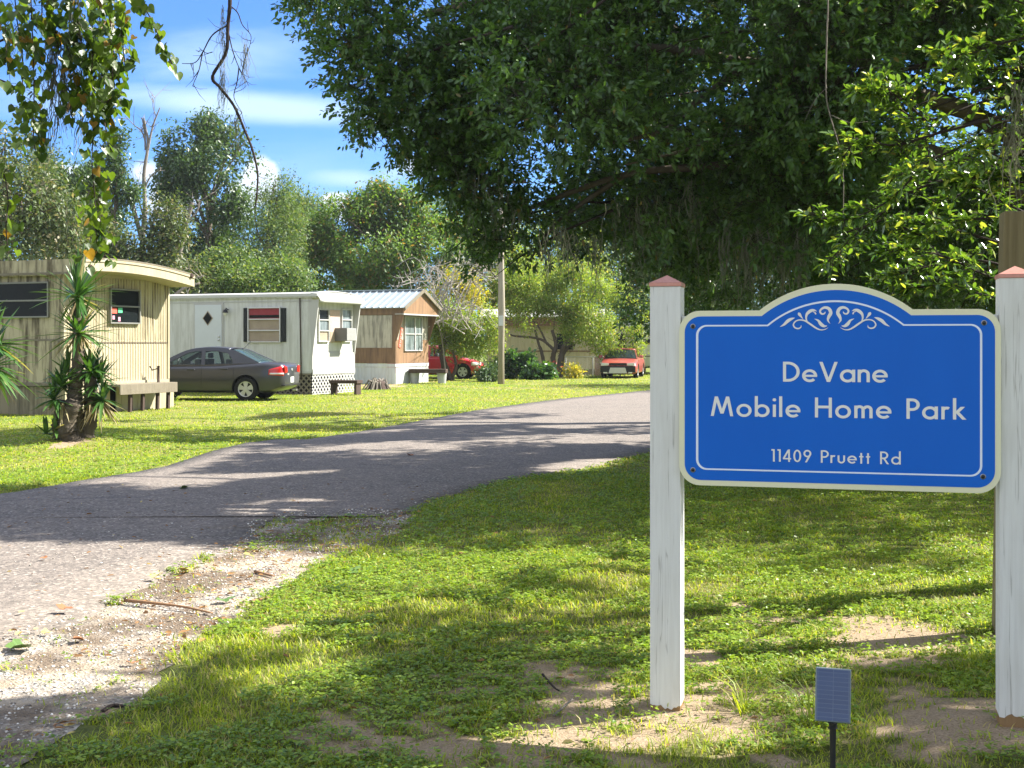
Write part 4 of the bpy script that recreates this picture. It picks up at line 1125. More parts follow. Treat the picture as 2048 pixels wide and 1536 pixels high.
b.build('roof', M_METR, R, solid=.02)
b = MB(); x = -LEN + .1
while x < ov + .1:
    for ya_ in (-.2, Wd + .2): b.bar((x, ya_, 3.022), (x, Wd / 2, zrg + .022), .05, .035, up=(0, 0, 1))
    x += .3
b.bar((-LEN, Wd / 2, zrg + .03), (ov + .12, Wd / 2, zrg + .03), .2, .03); b.build('roof_rib', M_METR, R)
b = MB(); b.bar((ov + .13, -.21, 2.97), (ov + .13, Wd / 2, zrg - .02), .03, .13); b.bar((ov + .13, Wd + .21, 2.97), (ov + .13, Wd / 2, zrg - .02), .03, .13); b.build('rake_trim', M_GWOOD, R)
r_ = hn.ER(807, 842, 633, 702)
window(R, 'E', r_, [.49], M_WTRIM, M_CURT, .06, x=.02, mull=[.58])
# house numbers on a slanted red board with pale characters
y0_, zz_ = hn.E(800, 674); 
b = MB(); b.bar((.03, y0_ - .12, zz_ - .42), (.03, y0_ + .12, zz_ + .36), .02, .2, up=(0, 1, 0)); nb = b.build('number_board', simple('red board', (.45, .12, .07), .6, .3), R)
for k in range(5):
    t = k / 4; yy_, zz2 = y0_ - .09 + .18 * t, zz_ - .33 + .6 * t; b = MB()
    b.box(.042, .046, yy_ - .05, yy_ + .05, zz2 - .04, zz2 - .02); b.box(.042, .046, yy_ - .05, yy_ + .05, zz2 + .025, zz2 + .045); b.box(.042, .046, yy_ + .03, yy_ + .05, zz2 - .02, zz2 + .025)
    b.build('number', M_WTRIM, nb)
b = MB(); b.box(-LEN, -.01, -.0, .02, -.1, ztop_sk - .01); b.box(-LEN, .03, -.02, .03, ztop_sk, zsk - .01); b.build('skirting', M_SKW, R)
m_s2 = sided('white skirting end', (.48, .5, .49), (.42, .42, .38), .35, 42, ribaxis=1)
b = MB(); b.box(-.0, .02, .03, Wd, -.1, ztop_sk - .01); b.box(.0, .04, .031, Wd, ztop_sk, zsk - .01); b.build('skirting', m_s2, R)
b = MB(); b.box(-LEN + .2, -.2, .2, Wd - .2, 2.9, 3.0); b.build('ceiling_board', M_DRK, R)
# small dark table right of the brown home
t2 = empty('low_table', (-3.35, 50.0, 0), -.1, 'low dark wooden table resting on a bucket beside the brown home', 'table')
b = MB(); b.box(-.75, .75, -.3, .3, .42, .58); b.build('table_top', M_DWOOD, t2, bevel=.01)
for x in (-.55, .55):
    b = MB(); b.lathe([(.0, 0), (.16, 0), (.2, .42), (0, .42)], 'z', 14, (x, 0, 0)); b.build('leg', simple('grey bucket', (.4, .4, .4), .5, .4), t2, smooth=True, auto=40)

# --- far beige home with rusty fascia behind the shade tree
def far_home(name, label, x0, x1, y, ang, parts):
    o = empty(name, (x0, y, 0), ang, label, 'mobile home'); return o
ff = empty('far_mobile_home', (-1.3, 64, 0), math.radians(-3), 'cream mobile home with white roof and rusty brown fascia behind the shade tree', 'mobile home')
M_CRM = sided('cream ribbed wall', (.52, .47, .31), (.3, .26, .16), .4, 30)
b = MB(); b.box(0, 5.9, 0, 3, .3, 2.65); b.build('wall', M_CRM, ff)
b = MB(); b.box(-.3, 6.0, -.3, -.2, 2.5, 2.95); b.build('fascia', M_BRN, ff)
b = MB(); b.add([(-.35, -.35, 2.97), (6.05, -.35, 2.97), (6.05, 1.5, 3.4), (-.35, 1.5, 3.4), (-.35, 3.3, 2.97), (6.05, 3.3, 2.97)], [(0, 1, 2, 3), (3, 2, 5, 4)]); b.build('roof', M_ROOFW, ff, solid=.05)
b = MB(); b.box(-.02, 5.92, -.03, .0, 1.18, 1.24); b.build('trim', M_BRN, ff)
b = MB(); b.box(0.02, 5.88, .02, .05, -.1, .3); b.build('skirting', M_BEID, ff)
b = MB(); b.box(3.6, 4.4, -.05, 0, 1.3, 2.1); b.build('window', M_GLS, ff)
f2 = empty('distant_mobile_home', (5.2, 69, 0), math.radians(-4), 'pale mobile home with a dark window seen above the old red car', 'mobile home')
M_PAL = sided('pale pinkish wall', (.62, .56, .5), (.4, .34, .3), .35)
b = MB(); b.box(-.3, 2.2, 0, 3, .3, 2.5); b.build('wall', M_PAL, f2)
b = MB(); b.box(-.5, 2.3, -.4, 3.2, 2.52, 2.72); b.build('roof', M_ROOFW, f2)
b = MB(); b.box(.55, 1.05, -.05, .0, .9, 2.15); b.build('window', M_GLS, f2)
b = MB(); b.box(-.1, .3, -.05, 0, 1.2, 2.1); b.build('shutter', M_BLK2, f2)
b = MB()
for x in (1.4, 1.75): b.box(x, x + .06, -.06, 0, .3, 2.5)
b.build('trim', M_DWOOD, f2)
b = MB(); b.box(-.28, 2.18, .02, .05, -.1, .3); b.build('skirting', M_BEID, f2)
f3 = empty('camper_trailer', (6.65, 64, 0), math.radians(6), 'greenish white camper trailer half hidden by the left sign post', 'trailer')
M_CAMP = sided('green white camper wall', (.5, .52, .38), (.3, .32, .2), .45)
b = MB(); b.prism([(0, .45), (4.8, .45), (4.8, 1.9), (4.6, 2.05), (.2, 2.05), (0, 1.9)], 'y', 0, 2.2); b.build('body', M_CAMP, f3, bevel=.04)
b = MB(); b.box(-.06, 4.86, -.08, 2.28, 2.06, 2.16); b.build('roof', M_ROOFW, f3, bevel=.04)
b = MB(); b.box(.04, 4.7, -.02, -.0, 1.55, 1.82); b.build('window', M_GLS, f3)
b = MB(); b.box(0.01, 4.79, -.012, -.0, .93, .97); b.build('trim', M_DWOOD, f3)
for x in (1.0, 1.8):
    b = MB(); b.lathe([(0, -.05), (.2, -.05), (.3, -.02), (.3, .12), (0, .12)], 'y', 20, (x, .15, .3)); b.build('wheel', M_BLK, f3, smooth=True, auto=40)
pc = W(1199, 740, 63)
cp = empty('carport_pillar', (pc.x, 62.5, 0), 0, 'white porch post on a red brick base behind the chain link fence', 'pillar')
b = MB(); b.box(-.17, .17, -.17, .17, .95, 2.5); b.build('post', M_WTRIM, cp)
m, g = mat('red brick'); o_ = g.n('ShaderNodeTexCoord').outputs['Object']; br = g.n('ShaderNodeTexBrick'); g.put(br, 'Vector', g.mapping(o_, rot=(math.radians(90), 0, 0)))
br.inputs['Color1'].default_value = (.4, .13, .08, 1); br.inputs['Color2'].default_value = (.5, .25, .16, 1); br.inputs['Mortar'].default_value = (.5, .48, .44, 1); br.inputs['Scale'].default_value = 4.5
finish(g, pbr(g, br.outputs[0], .85, .2))
b = MB(); b.box(-.25, .25, -.25, .25, -.1, .95); b.build('brick_base', m, cp)

# chain link fence
fe0, fe1 = W(1131, 752, 61.5), W(1240, 752, 60.5)
fr_ = empty('chain_link_fence', (fe0.x, fe0.y, 0), math.atan2(fe1.y - fe0.y, fe1.x - fe0.x), 'galvanised chain link fence between the shade tree and the old red car', 'fence')
FLn = math.hypot(fe1.x - fe0.x, fe1.y - fe0.y); M_GALV = simple('galvanised wire', (.5, .51, .5), .45, .5, .6, var=.1)
b = MB(); b.tube([(0, 0, .95), (FLn, 0, .95)], .025, 6); b.build('top_rail', M_GALV, fr_, smooth=True)
for k in range(3):
    b = MB(); b.tube([(FLn * k / 2, .03, -.1), (FLn * k / 2, .03, .98)], .03, 8); b.build('post', M_GALV, fr_, smooth=True)
b = MB(); s_ = -.95
while s_ < FLn:
    for sg in (1, -1):
        a0, a1 = max(0, s_), min(FLn, s_ + .95)
        if a1 <= a0: continue
        za, zb2 = (a0 - s_, a1 - s_) if sg > 0 else (.95 - (a0 - s_), .95 - (a1 - s_))
        b.bar((a0, .012 * sg, za), (a1, .012 * sg, zb2), .006, .006)
    s_ += .085
b.build('wire_mesh', M_GALV, fr_)

# utility pole
up = empty('utility_pole', (W(1002, 768, 49.4).x, 49.4, 0), 0, 'bare wooden utility pole rising into the oak foliage', 'pole')
b = MB(); b.tube([(0, 0, -.3), (.02, 0, 3), (-.02, 0, 8.5)], [.15, .14, .11], 14); b.build('shaft', M_POLE, up, smooth=True)
b = MB(); b.box(-.09, .09, -.17, -.12, 2.3, 2.7); b.build('meter_box', M_ALU, up)
b = MB(); b.bar((-1, .1, 8.0), (1, .1, 8.0), .1, .12); b.build('cross_arm', M_DWOOD, up)

# ------------------------------------------------------------------ cars
def paint(name, col, rough=.3, metal=.3, dust=.15):
    m, g = mat(name); o = g.n('ShaderNodeTexCoord').outputs['Object']
    n1 = g.noise(o, 2.5, 4, .6); n2 = g.noise(o, 400, 2)
    c = g.mix(g.m('MULTIPLY', n1, dust), col, (.35, .32, .28))
    p = pbr(g, c, g.m('ADD', g.m('MULTIPLY', n1, .12), rough), .5, metal)
    g.put(p, 'Coat Weight', .5); g.put(p, 'Coat Roughness', .12)
    finish(g, p); return m
def car_glass(name, tint, tr=.7):
    m, g = mat(name); p = pbr(g, tint, .04, .9); t = g.n('ShaderNodeBsdfTransparent'); g.put(t, 0, (.75, .85, .82))
    mx = g.n('ShaderNodeMixShader'); g.put(mx, 0, tr); g.put(mx, 1, p); g.put(mx, 2, t); finish(g, mx); return m
M_CGL = car_glass('car glass', (.03, .045, .045))
M_CGLR = car_glass('rear car glass', (.05, .09, .1), .3)
M_TYRE = simple('tyre rubber', (.018, .018, .018), .85, .2)
M_RIM = simple('silver rim', (.55, .55, .56), .35, .5, .5)
M_TRIM = simple('black car trim', (.015, .015, .016), .5, .3)
M_REDL = simple('red tail lamp', (.5, .012, .01), .15, .8, var=.2)
M_CLR = simple('clear lamp', (.62, .6, .58), .12, .8, .2)
M_INT = simple('dark cabin', (.03, .03, .03), .9, .1)
M_SEAT = simple('grey seat', (.10, .10, .11), .9, .1)
M_PLATE = simple('number plate', (.6, .62, .6), .5, .4, var=.25, scale=14)

def car(root, S, body_m):
    """S: L, W, profile top [(x,z)], bottom z, greenhouse lists; x forward"""
    Lh = S['L'] / 2; Wh = S['W'] / 2
    tp = np.array(S['top'])
    xs_ = sorted(set([round(x, 3) for x in np.linspace(-Lh, Lh, 44)] + [round(-Lh + d, 3) for d in (.01, .03, .07, .13)] + [round(Lh - d, 3) for d in (.01, .03, .07, .13)]))
    def halfw(x):
        e = S.get('er', .55); d = Lh - abs(x)
        k = 1 if d > e else 1 - S.get('taper', .17) * (1 - d / e) ** 2.4
        return Wh * k
    def zt(x): return float(np.interp(x, tp[:, 0], tp[:, 1]))
    def zb(x):
        d = Lh - abs(x); return S['zb'] + (.0 if d > .5 else .16 * (1 - d / .5) ** 1.6)
    def sec(x):
        w_, t, b_ = halfw(x), zt(x), zb(x)
        d = Lh - abs(x); rnd = 0 if d > .12 else (1 - d / .12) ** 2
        w_ -= .05 * rnd; t -= .06 * rnd; b_ += .03 * rnd
        pts = [(0, b_), (w_ * .82, b_), (w_ * .955, b_ + .05), (w_ * .985, b_ + .14), (w_ * 1.0, b_ + (t - b_) * .45), (w_ * 1.0, b_ + (t - b_) * .6),
               (w_ * .985, b_ + (t - b_) * .75), (w_ * .965, t - .09), (w_ * .94, t - .035), (w_ * .885, t - .005), (w_ * .6, t + .012), (0, t + .025)]
        return pts
    K = 12
    def ring(x): p = sec(x); return [(x, y, z) for y, z in p] + [(x, -y, z) for y, z in reversed(p[1:-1])]
    R_ = 2 * K - 2
    b = MB(); vs = []
    for x in xs_: vs += ring(x)
    fs = [(i_ * R_ + k, (i_ + 1) * R_ + k, (i_ + 1) * R_ + (k + 1) % R_, i_ * R_ + (k + 1) % R_) for i_ in range(len(xs_) - 1) for k in range(R_)]
    fs += [tuple(range(R_)), tuple(reversed(range((len(xs_) - 1) * R_, len(xs_) * R_)))]
    b.add(vs, fs); body = b.build('body', [body_m, M_TRIM], root, smooth=True, auto=42)
    # wheel arches
    cut = MB()
    for x in S['axles']:
        for sg in (-1, 1):
            cut.prism([(x + (S['wr'] + .055) * math.cos(2 * math.pi * q / 32), S['wr'] + .01 + (S['wr'] + .055) * math.sin(2 * math.pi * q / 32)) for q in range(32)], 'y', *sorted((sg * (Wh - .27), sg * (Wh + .2))))
    co = cut.build('arch_tool', M_TRIM, root)
    md = body.modifiers.new('b', 'BOOLEAN'); md.object = co; md.operation = 'DIFFERENCE'; md.solver = 'EXACT'
    dg = bpy.context.evaluated_depsgraph_get(); nm = bpy.data.meshes.new_from_object(body.evaluated_get(dg)); body.modifiers.clear(); body.data = nm
    bpy.data.objects.remove(co)
    for p in nm.polygons:    # inner faces of the arches are dark
        c_ = p.center
        for x in S['axles']:
            if all(math.hypot(nm.vertices[q].co.x - x, nm.vertices[q].co.z - S['wr'] - .01) < S['wr'] + .058 and abs(nm.vertices[q].co.y) > Wh - .3 for q in p.vertices) and (abs(p.normal.y) < .35 or abs(c_.y) < Wh - .24): p.material_index = 1
    # greenhouse
    rl = S['roof']                 # [(x,z)] from windscreen base over the roof to the rear glass base
    z_b = S['belt']; wb, wr_ = Wh * .90, Wh * .68; zr = max(z for x, z in rl)
    def yw(z): t = min(max((z - z_b) / (zr - z_b), 0), 1.05); return wb + (wr_ - wb) * t ** 1.15
    RL = [(p.x, p.z) for p in smooth_path([(x, 0, z) for x, z in rl], 5)]
    ia, ib = S['rt']              # x of the roof panel front and rear edges
    rp = [p for p in RL if ib <= p[0] <= ia]
    nY = 9; b = MB(); vs = []
    for x, z in rp:
        y_ = yw(z)
        for k in range(nY): t = -1 + 2 * k / (nY - 1); vs.append((x, y_ * t, z + .03 * (1 - t * t) - .0 ))
    b.add(vs, [(i_ * nY + k, i_ * nY + k + 1, (i_ + 1) * nY + k + 1, (i_ + 1) * nY + k) for i_ in range(len(rp) - 1) for k in range(nY - 1)])
    b.build('roof', body_m, root, smooth=True, solid=.025)
    def screen(name, pts, m):
        b = MB(); vs = []
        for x, z in pts:
            y_ = yw(z) - .035
            for k in range(nY): t = -1 + 2 * k / (nY - 1); vs.append((x + (.05 if x > 0 else -.05) * (1 - t * t), y_ * t, z + .025 * (1 - t * t)))
        b.add(vs, [(i_ * nY + k, i_ * nY + k + 1, (i_ + 1) * nY + k + 1, (i_ + 1) * nY + k) for i_ in range(len(pts) - 1) for k in range(nY - 1)])
        return b.build(name, m, root, smooth=True, solid=.006)
    screen('windscreen', [p for p in RL if p[0] >= ia], M_CGL)
    screen('rear_window', [p for p in RL if p[0] <= ib], M_CGLR)
    out2 = RL + [(rl[-1][0], z_b - .04), (rl[0][0], z_b - .04)]
    wins = S['wins']
    polys = [[Vector((x, z, 0)) for x, z in out2]] + [[Vector((x, z, 0)) for x, z in w_] for w_ in wins]
    tri = tessellate_polygon(polys); allp = [p for poly in polys for p in poly]
    for sg in (1, -1):
        b = MB(); b.add([(p.x, sg * yw(p.y), p.y) for p in allp], [tuple(t) for t in tri]); b.build('window_frame', body_m, root, solid=.03 * sg)
        for w_ in wins:
            b = MB(); b.add([(x, sg * (yw(z) - .012), z) for x, z in w_], [tuple(range(len(w_)))]); b.build('side_window', M_CGL, root)
    b = MB(); x0, x1 = rl[-1][0] + .1, rl[0][0] - .15; b.box(x0, x1, -wb + .08, wb - .08, z_b - .03, z_b + .012); b.build('cabin_floor', M_INT, root)
    for x in S['seats']:
        for sg in (-1, 1):
            b = MB(); b.box(x - .09, x + .06, sg * .38 - .24, sg * .38 + .24, z_b - .02, z_b + .17); b.box(x - .1, x - .0, sg * .38 - .12, sg * .38 + .12, z_b + .19, z_b + .34); b.build('seat', M_SEAT, root, bevel=.03)
    # wheels
    for x in S['axles']:
        for sg in (-1, 1):
            wr = S['wr']; y1_ = sg * (Wh - .015); y0_ = sg * (Wh - .22)
            b = MB(); b.lathe([(wr * .60, y1_ - sg * .03), (wr * .66, y1_), (wr * .93, y1_ - sg * .005), (wr, y1_ - sg * .04), (wr, y0_ + sg * .03), (wr * .9, y0_), (wr * .3, y0_)], 'y', 32, (x, 0, wr)); ty = b.build('wheel', M_TYRE, root, smooth=True, auto=50)
            b = MB(); b.lathe([(wr * .66, y1_ - sg * .006), (wr * .60, y1_ - sg * .012), (wr * .57, y1_ - sg * .03)], 'y', 32, (x, 0, wr))
            b.lathe([(0, y1_ - sg * .012), (wr * .17, y1_ - sg * .014), (wr * .19, y1_ - sg * .04)], 'y', 20, (x, 0, wr))
            ns = S.get('spokes', 5)
            for k in range(ns):
                a = 2 * math.pi * k / ns + .3; ca, sa_ = math.cos(a), math.sin(a); pw = .11 if ns == 5 else .07
                q = [(wr * .12, -wr * pw), (wr * .6, -wr * pw * 2.1), (wr * .6, wr * pw * 2.1), (wr * .12, wr * pw)]
                v3 = [(x + u * ca - v * sa_, y1_ - sg * .02, wr + u * sa_ + v * ca) for u, v in q] + [(x + u * ca - v * sa_, y1_ - sg * .045, wr + u * sa_ + v * ca) for u, v in q]
                b.add(v3, [(0, 1, 2, 3), (4, 7, 6, 5), (0, 4, 5, 1), (1, 5, 6, 2), (2, 6, 7, 3), (3, 7, 4, 0)])
            b.build('rim', M_RIM, ty, smooth=True, auto=30)
            b = MB(); b.lathe([(0, y1_ - sg * .07), (wr * .6, y1_ - sg * .07)], 'y', 20, (x, 0, wr)); b.build('brake_disc', M_TRIM, ty)
    def patch(name, x0, x1, za, zb_, m, side, off=.008, n=10):
        """panel lying on the body side / wrapping the corner"""
        b = MB(); vs = []; xx = np.linspace(x0, x1, n)
        for x in xx:
            p = sec(float(x)); zz = [q[1] for q in p[4:10]]; yy2 = [q[0] for q in p[4:10]]
            for t in np.linspace(0, 1, 6):
                z = za(x) + (zb_(x) - za(x)) * t if callable(za) else za + (zb_ - za) * t
                vs.append((float(x), side * (float(np.interp(z, zz, yy2)) + off), float(z)))
        b.add(vs, [(i_ * 6 + k, i_ * 6 + k + 1, (i_ + 1) * 6 + k + 1, (i_ + 1) * 6 + k) for i_ in range(n - 1) for k in range(5)])
        return b.build(name, m, root, smooth=True, solid=.012 * side)
    return sec, patch, yw, zt, halfw

# dark grey sedan
hd = math.radians(180 - 6.5)
axR = Vector((-7.38, 34.75, 0)); fwd = Vector((math.cos(hd), math.sin(hd), 0)); lf = Vector((-math.sin(hd), math.cos(hd), 0))
cen = axR + fwd * 1.36 - lf * .80
sd = empty('grey_sedan', cen, hd, 'dark grey four door sedan parked in front of the white mobile home', 'car')
M_GPNT = paint('dark grey car paint', (.036, .038, .05), .3, .3, .05)
SD = dict(L=4.85, W=1.82, zb=.24, er=.62, taper=.16, wr=.335, axles=(1.42, -1.36), belt=.99,
          top=[(-2.425, .98), (-2.35, 1.03), (-1.9, 1.07), (-1.5, 1.04), (-.6, .985), (1.0, .96), (1.25, .95), (1.9, .86), (2.25, .76), (2.425, .6)],
          roof=[(1.28, .97), (.95, 1.16), (.45, 1.40), (.05, 1.475), (-.45, 1.485), (-.9, 1.43), (-1.25, 1.28), (-1.72, 1.06)], rt=(.42, -.82),
          wins=[[(.98, 1.01), (.62, 1.20), (.36, 1.335), (.12, 1.385), (-.02, 1.395), (-.06, 1.01)], [(-.16, 1.01), (-.13, 1.395), (-.5, 1.385), (-.78, 1.33), (-.93, 1.18), (-.97, 1.04)]],
          seats=(.15, -.75))
sec, patch, yw, zt, hwf = car(sd, SD, M_GPNT)
lam = patch('tail_lamp', -2.41, -2.02, lambda x: .70 + (x + 2.41) * .08, lambda x: .99 - (x + 2.41) * .28, M_REDL, 1, .006)
patch('tail_lamp', -2.41, -2.02, lambda x: .70 + (x + 2.41) * .08, lambda x: .99 - (x + 2.41) * .28, M_REDL, -1, .006)
patch('lamp_stripe', -2.41, -2.05, lambda x: .745, lambda x: .785, M_CLR, 1, .014)
for sg in (1, -1):
    b = MB(); b.prism([(sg * .46, .80), (sg * .72, .77), (sg * .75, .97), (sg * .52, .96)], 'x', -2.436, -2.42); b.build('tail_lamp', M_REDL, sd, bevel=.004)
b = MB(); b.box(-2.432, -2.42, -.16, .16, .5, .66); b.build('number_plate', M_PLATE, sd)
b = MB(); b.box(-2.45, -2.35, -.78, .78, .42, .445); b.build('bumper_seam', M_TRIM, sd)
b = MB(); b.lathe([(0, -2.437), (.035, -2.435), (.04, -2.42)], 'x', 12, (0, 0, .86)); b.build('badge', M_RIM, sd)
b = MB(); b.prism([(.30, .72), (.45, .72), (.47, .77), (.3, .77)], 'x', -2.431, -2.42); b.build('badge', M_RIM, sd)
for x0, x1, zz in ((.1, .32, .86), (-.85, -.63, .88)):
    for sg in (1, -1):
        b = MB(); b.box(x0, x1, sg * .895 - .02, sg * .895 + .02, zz, zz + .035); b.build('door_handle', M_GPNT, sd, bevel=.012)
for sg in (1, -1):
    for xx in (-.09, 1.0, -1.02):
        b = MB(); pts = [(xx - (.22 * max(0, .62 - z) if xx < -1 else 0), sg * (float(np.interp(z, [q[1] for q in sec(xx)[3:9]], [q[0] for q in sec(xx)[3:9]])) + .0015), z) for z in np.linspace(.36, .95, 8)]
        b.tube(pts, .006, 4); b.build('door_seam', M_TRIM, sd)
    b = MB(); b.prism([(1.1, .97), (.86, .97), (.9, 1.1), (1.05, 1.1)], 'y', sg * .90, sg * 1.08); b.build('wing_mirror', M_GPNT, sd, bevel=.03)
b = MB(); b.tube([(-1.0, 0, 1.44), (-1.22, 0, 1.66)], .006, 5); b.lathe([(0, 1.47), (.03, 1.46), (.05, 1.43)], 'z', 10, (-1.0, 0, 0)); b.build('aerial', M_TRIM, sd)
b = MB(); b.tube([(-2.3, -.5, .27), (-2.42, -.5, .27)], .03, 8); b.build('exhaust', M_RIM, sd)
b = MB(); b.box(.9, 1.0, .45, .75, 1.0, 1.08); b.lathe([(.17, .02), (.19, 0), (.17, -.02)], 'x', 16, (.72, .38, 1.03)); b.build('steering_wheel', M_TRIM, sd)

# red hatchback behind the bush tree
M_RPNT = paint('bright red car paint', (.52, .012, .03), .25, .1, .06)
rc = W(905, 762, 56.5)
rh = empty('red_hatchback', (rc.x - .75, 56.8, 0), math.radians(-6), 'bright red hatchback parked behind the leafy tree by the brown home', 'car')
RD = dict(L=4.3, W=1.78, zb=.22, er=.7, taper=.2, wr=.33, axles=(1.33, -1.3), belt=.98,
          top=[(-2.15, .98), (-2.0, 1.02), (-.9, 1.0), (.9, .98), (1.2, .95), (1.7, .86), (1.95, .76), (2.15, .58)],
          roof=[(1.25, .97), (.85, 1.2), (.35, 1.42), (-.2, 1.49), (-.9, 1.47), (-1.55, 1.38), (-1.85, 1.2), (-2.02, 1.03)], rt=(.35, -1.55),
          wins=[[(.95, 1.01), (.6, 1.2), (.25, 1.36), (-.1, 1.41), (-.16, 1.01)], [(-.26, 1.01), (-.23, 1.415), (-.8, 1.40), (-1.2, 1.33), (-1.35, 1.1), (-1.3, 1.03)]], seats=(.1, -.8))
sec, patch, yw, zt, hwf = car(rh, RD, M_RPNT)
for sg in (1, -1):
    patch('head_lamp', 1.72, 2.13, lambda x: .62, lambda x: .76, M_CLR, sg, .006)
    b = MB(); b.prism([(1.08, .97), (.84, .97), (.88, 1.1), (1.02, 1.1)], 'y', sg * .88, sg * 1.05); b.build('wing_mirror', M_RPNT, rh, bevel=.03)
b = MB(); b.box(2.12, 2.158, -.5, .5, .34, .52); b.build('grille', M_TRIM, rh)
for sg in (1, -1):
    b = MB(); b.lathe([(0, 2.155), (.06, 2.15), (.08, 2.08)], 'x', 12, (0, sg * .62, .4)); b.build('fog_lamp', M_CLR, rh)

# old red sedan facing the viewer
M_FPNT = paint('faded red car paint', (.34, .035, .03), .35, .1, .16)
oc = W(1246, 758, 57.5)
od = empty('red_sedan', (oc.x + .15, 59.2, 0), math.radians(-101), 'old faded red sedan facing the camera in long grass, bumper cover missing', 'car')
OD = dict(L=4.5, W=1.72, zb=.2, er=.5, taper=.12, wr=.31, axles=(1.38, -1.3), belt=.92,
          top=[(-2.25, .9), (-2.1, .94), (-1.4, .95), (.9, .90), (1.15, .89), (1.7, .80), (2.1, .70), (2.25, .60)],
          roof=[(1.15, .91), (.75, 1.15), (.35, 1.31), (-.1, 1.35), (-.7, 1.34), (-1.15, 1.2), (-1.55, .97)], rt=(.35, -.75),
          wins=[[(.88, .95), (.55, 1.14), (.25, 1.25), (-.05, 1.28), (-.1, .95)], [(-.2, .95), (-.17, 1.28), (-.6, 1.26), (-1.0, 1.12), (-1.15, .97)]], seats=(.1, -.8))
sec, patch, yw, zt, hwf = car(od, OD, M_FPNT)
for sg in (1, -1):
    b = MB(); b.prism([(sg * .42, .60), (sg * .78, .58), (sg * .76, .72), (sg * .42, .70)], 'x', 2.2, 2.262); b.build('head_lamp', M_CLR, od, bevel=.01)
    b = MB(); b.prism([(1.05, .93), (.82, .93), (.86, 1.06), (1.0, 1.06)], 'y', sg * .86, sg * 1.03); b.build('wing_mirror', M_FPNT, od, bevel=.03)
b = MB(); b.box(2.2, 2.258, -.40, .40, .61, .71); b.build('grille', M_TRIM, od)
b = MB(); b.box(2.22, 2.27, -.80, .80, .28, .57); b.build('bumper_bar', M_TRIM, od, bevel=.01)
b = MB(); b.prism([(-.42, .24), (.42, .24), (.34, .50), (-.34, .50)], 'x', 2.272, 2.33); b.build('bumper_core', simple('grey foam', (.5, .5, .46), .8, .2), od, bevel=.01)
b = MB(); b.prism([(-.66, .24), (-.44, .24), (-.5, .3), (-.66, .3)], 'x', 2.272, 2.3); b.prism([(.66, .24), (.44, .24), (.5, .3), (.66, .3)], 'x', 2.272, 2.3); b.build('bumper_bracket', M_CLR, od)

# ------------------------------------------------------------------ trees
def limb_paths(rng, base, top, lumps, n, r0, droop=0.0):
    """limbs from the trunk out to lump centres"""
    out = []
    for k in range(n):
        c = lumps[k % len(lumps)]; c = np.array(c[:3]) + rng.normal(size=3) * np.array(c[3:6]) * .35
        t = rng.uniform(.35, 1.0); s = np.array(base) * (1 - t) + np.array(top) * t
        m = (s + c) / 2 + rng.normal(size=3) * .06 * np.linalg.norm(c - s); m[2] += .12 * np.linalg.norm(c - s)
        out.append((smooth_path([s, m, c], 5), r0 * (1 - .55 * t)))
    return out
def lump_points(rng, lumps, n, shell=.5, gap=0.0, gscale=1.5, seed=0):
    L_ = np.array(lumps, float); vol = L_[:, 3] * L_[:, 4] * L_[:, 5]; pr = vol ** .6; pr /= pr.sum()
    m = int(n * (1 + gap * 2.2))
    k = rng.choice(len(L_), m, p=pr); d = rnd_dirs(rng, m)
    r = rng.uniform(size=m) ** (1 / 3.0); r = r * (1 - shell) + shell * (1 - .35 * rng.uniform(size=m) ** 1.5)
    P = L_[k, :3] + d * r[:, None] * L_[k, 3:6] * (1 + .16 * Wob(seed + 5, 2.6)(d * 1.0 + k[:, None]))[:, None]
    if gap > 0:
        wv = Wob(seed, gscale); v = wv(P); P, d = P[v > np.quantile(v, min(.9, gap * 2.2 / (1 + gap * 2.2)))], d[v > np.quantile(v, min(.9, gap * 2.2 / (1 + gap * 2.2)))]
    return P[:n], d[:n]
def crown(rng, name, P, Dn, per, sig, size, m, parent, asp=.45, zb=-.15, jit=.5):
    n = len(P); C = np.repeat(P, per, 0) + rng.normal(size=(n * per, 3)) * sig
    D = unit(np.repeat(Dn, per, 0) + rng.normal(size=(n * per, 3)) * 1.0 + np.array([0, 0, zb]))
    N = unit(rng.normal(size=(n * per, 3)) * jit + np.array([0, 0, 1.0]) + np.repeat(Dn, per, 0) * .5)
    L = size * rng.uniform(.6, 1.3, n * per)
    V, Q = leaf_arrays(C, D, N, L, L * asp, .1, .12)
    return np_mesh(name, V, Q, m, parent)
def moss(rng, pts, n, length, parent, m=None, name='spanish_moss'):
    """hanging strands"""
    m = m or M_MOSS; Vs, Qs, o = [], [], 0
    idx = rng.integers(0, len(pts), n); P = np.array(pts)[idx] + rng.normal(size=(n, 3)) * length * .06
    L = length * rng.uniform(.35, 1.2, n); seg = 6
    V = np.empty((n, (seg + 1) * 2, 3)); az = rng.uniform(0, 6.28, n); w_ = length * .011
    off = np.zeros((n, 3)); q = P.copy()
    for s_ in range(seg + 1):
        sv = np.stack([np.cos(az), np.sin(az), np.zeros(n)], 1) * w_ * (1 - .6 * s_ / seg)
        V[:, 2 * s_] = q - sv; V[:, 2 * s_ + 1] = q + sv
        q = q + np.stack([rng.normal(0, .05, n) * L, rng.normal(0, .05, n) * L, -L / seg], 1)
    b = np.arange(n)[:, None] * (2 * (seg + 1))
    Q = np.concatenate([b + np.array([[2 * s_, 2 * s_ + 1, 2 * s_ + 3, 2 * s_ + 2]]) for s_ in range(seg)])
    return tag(np_mesh(name, V.reshape(-1, 3), Q, m, parent), kind='stuff')
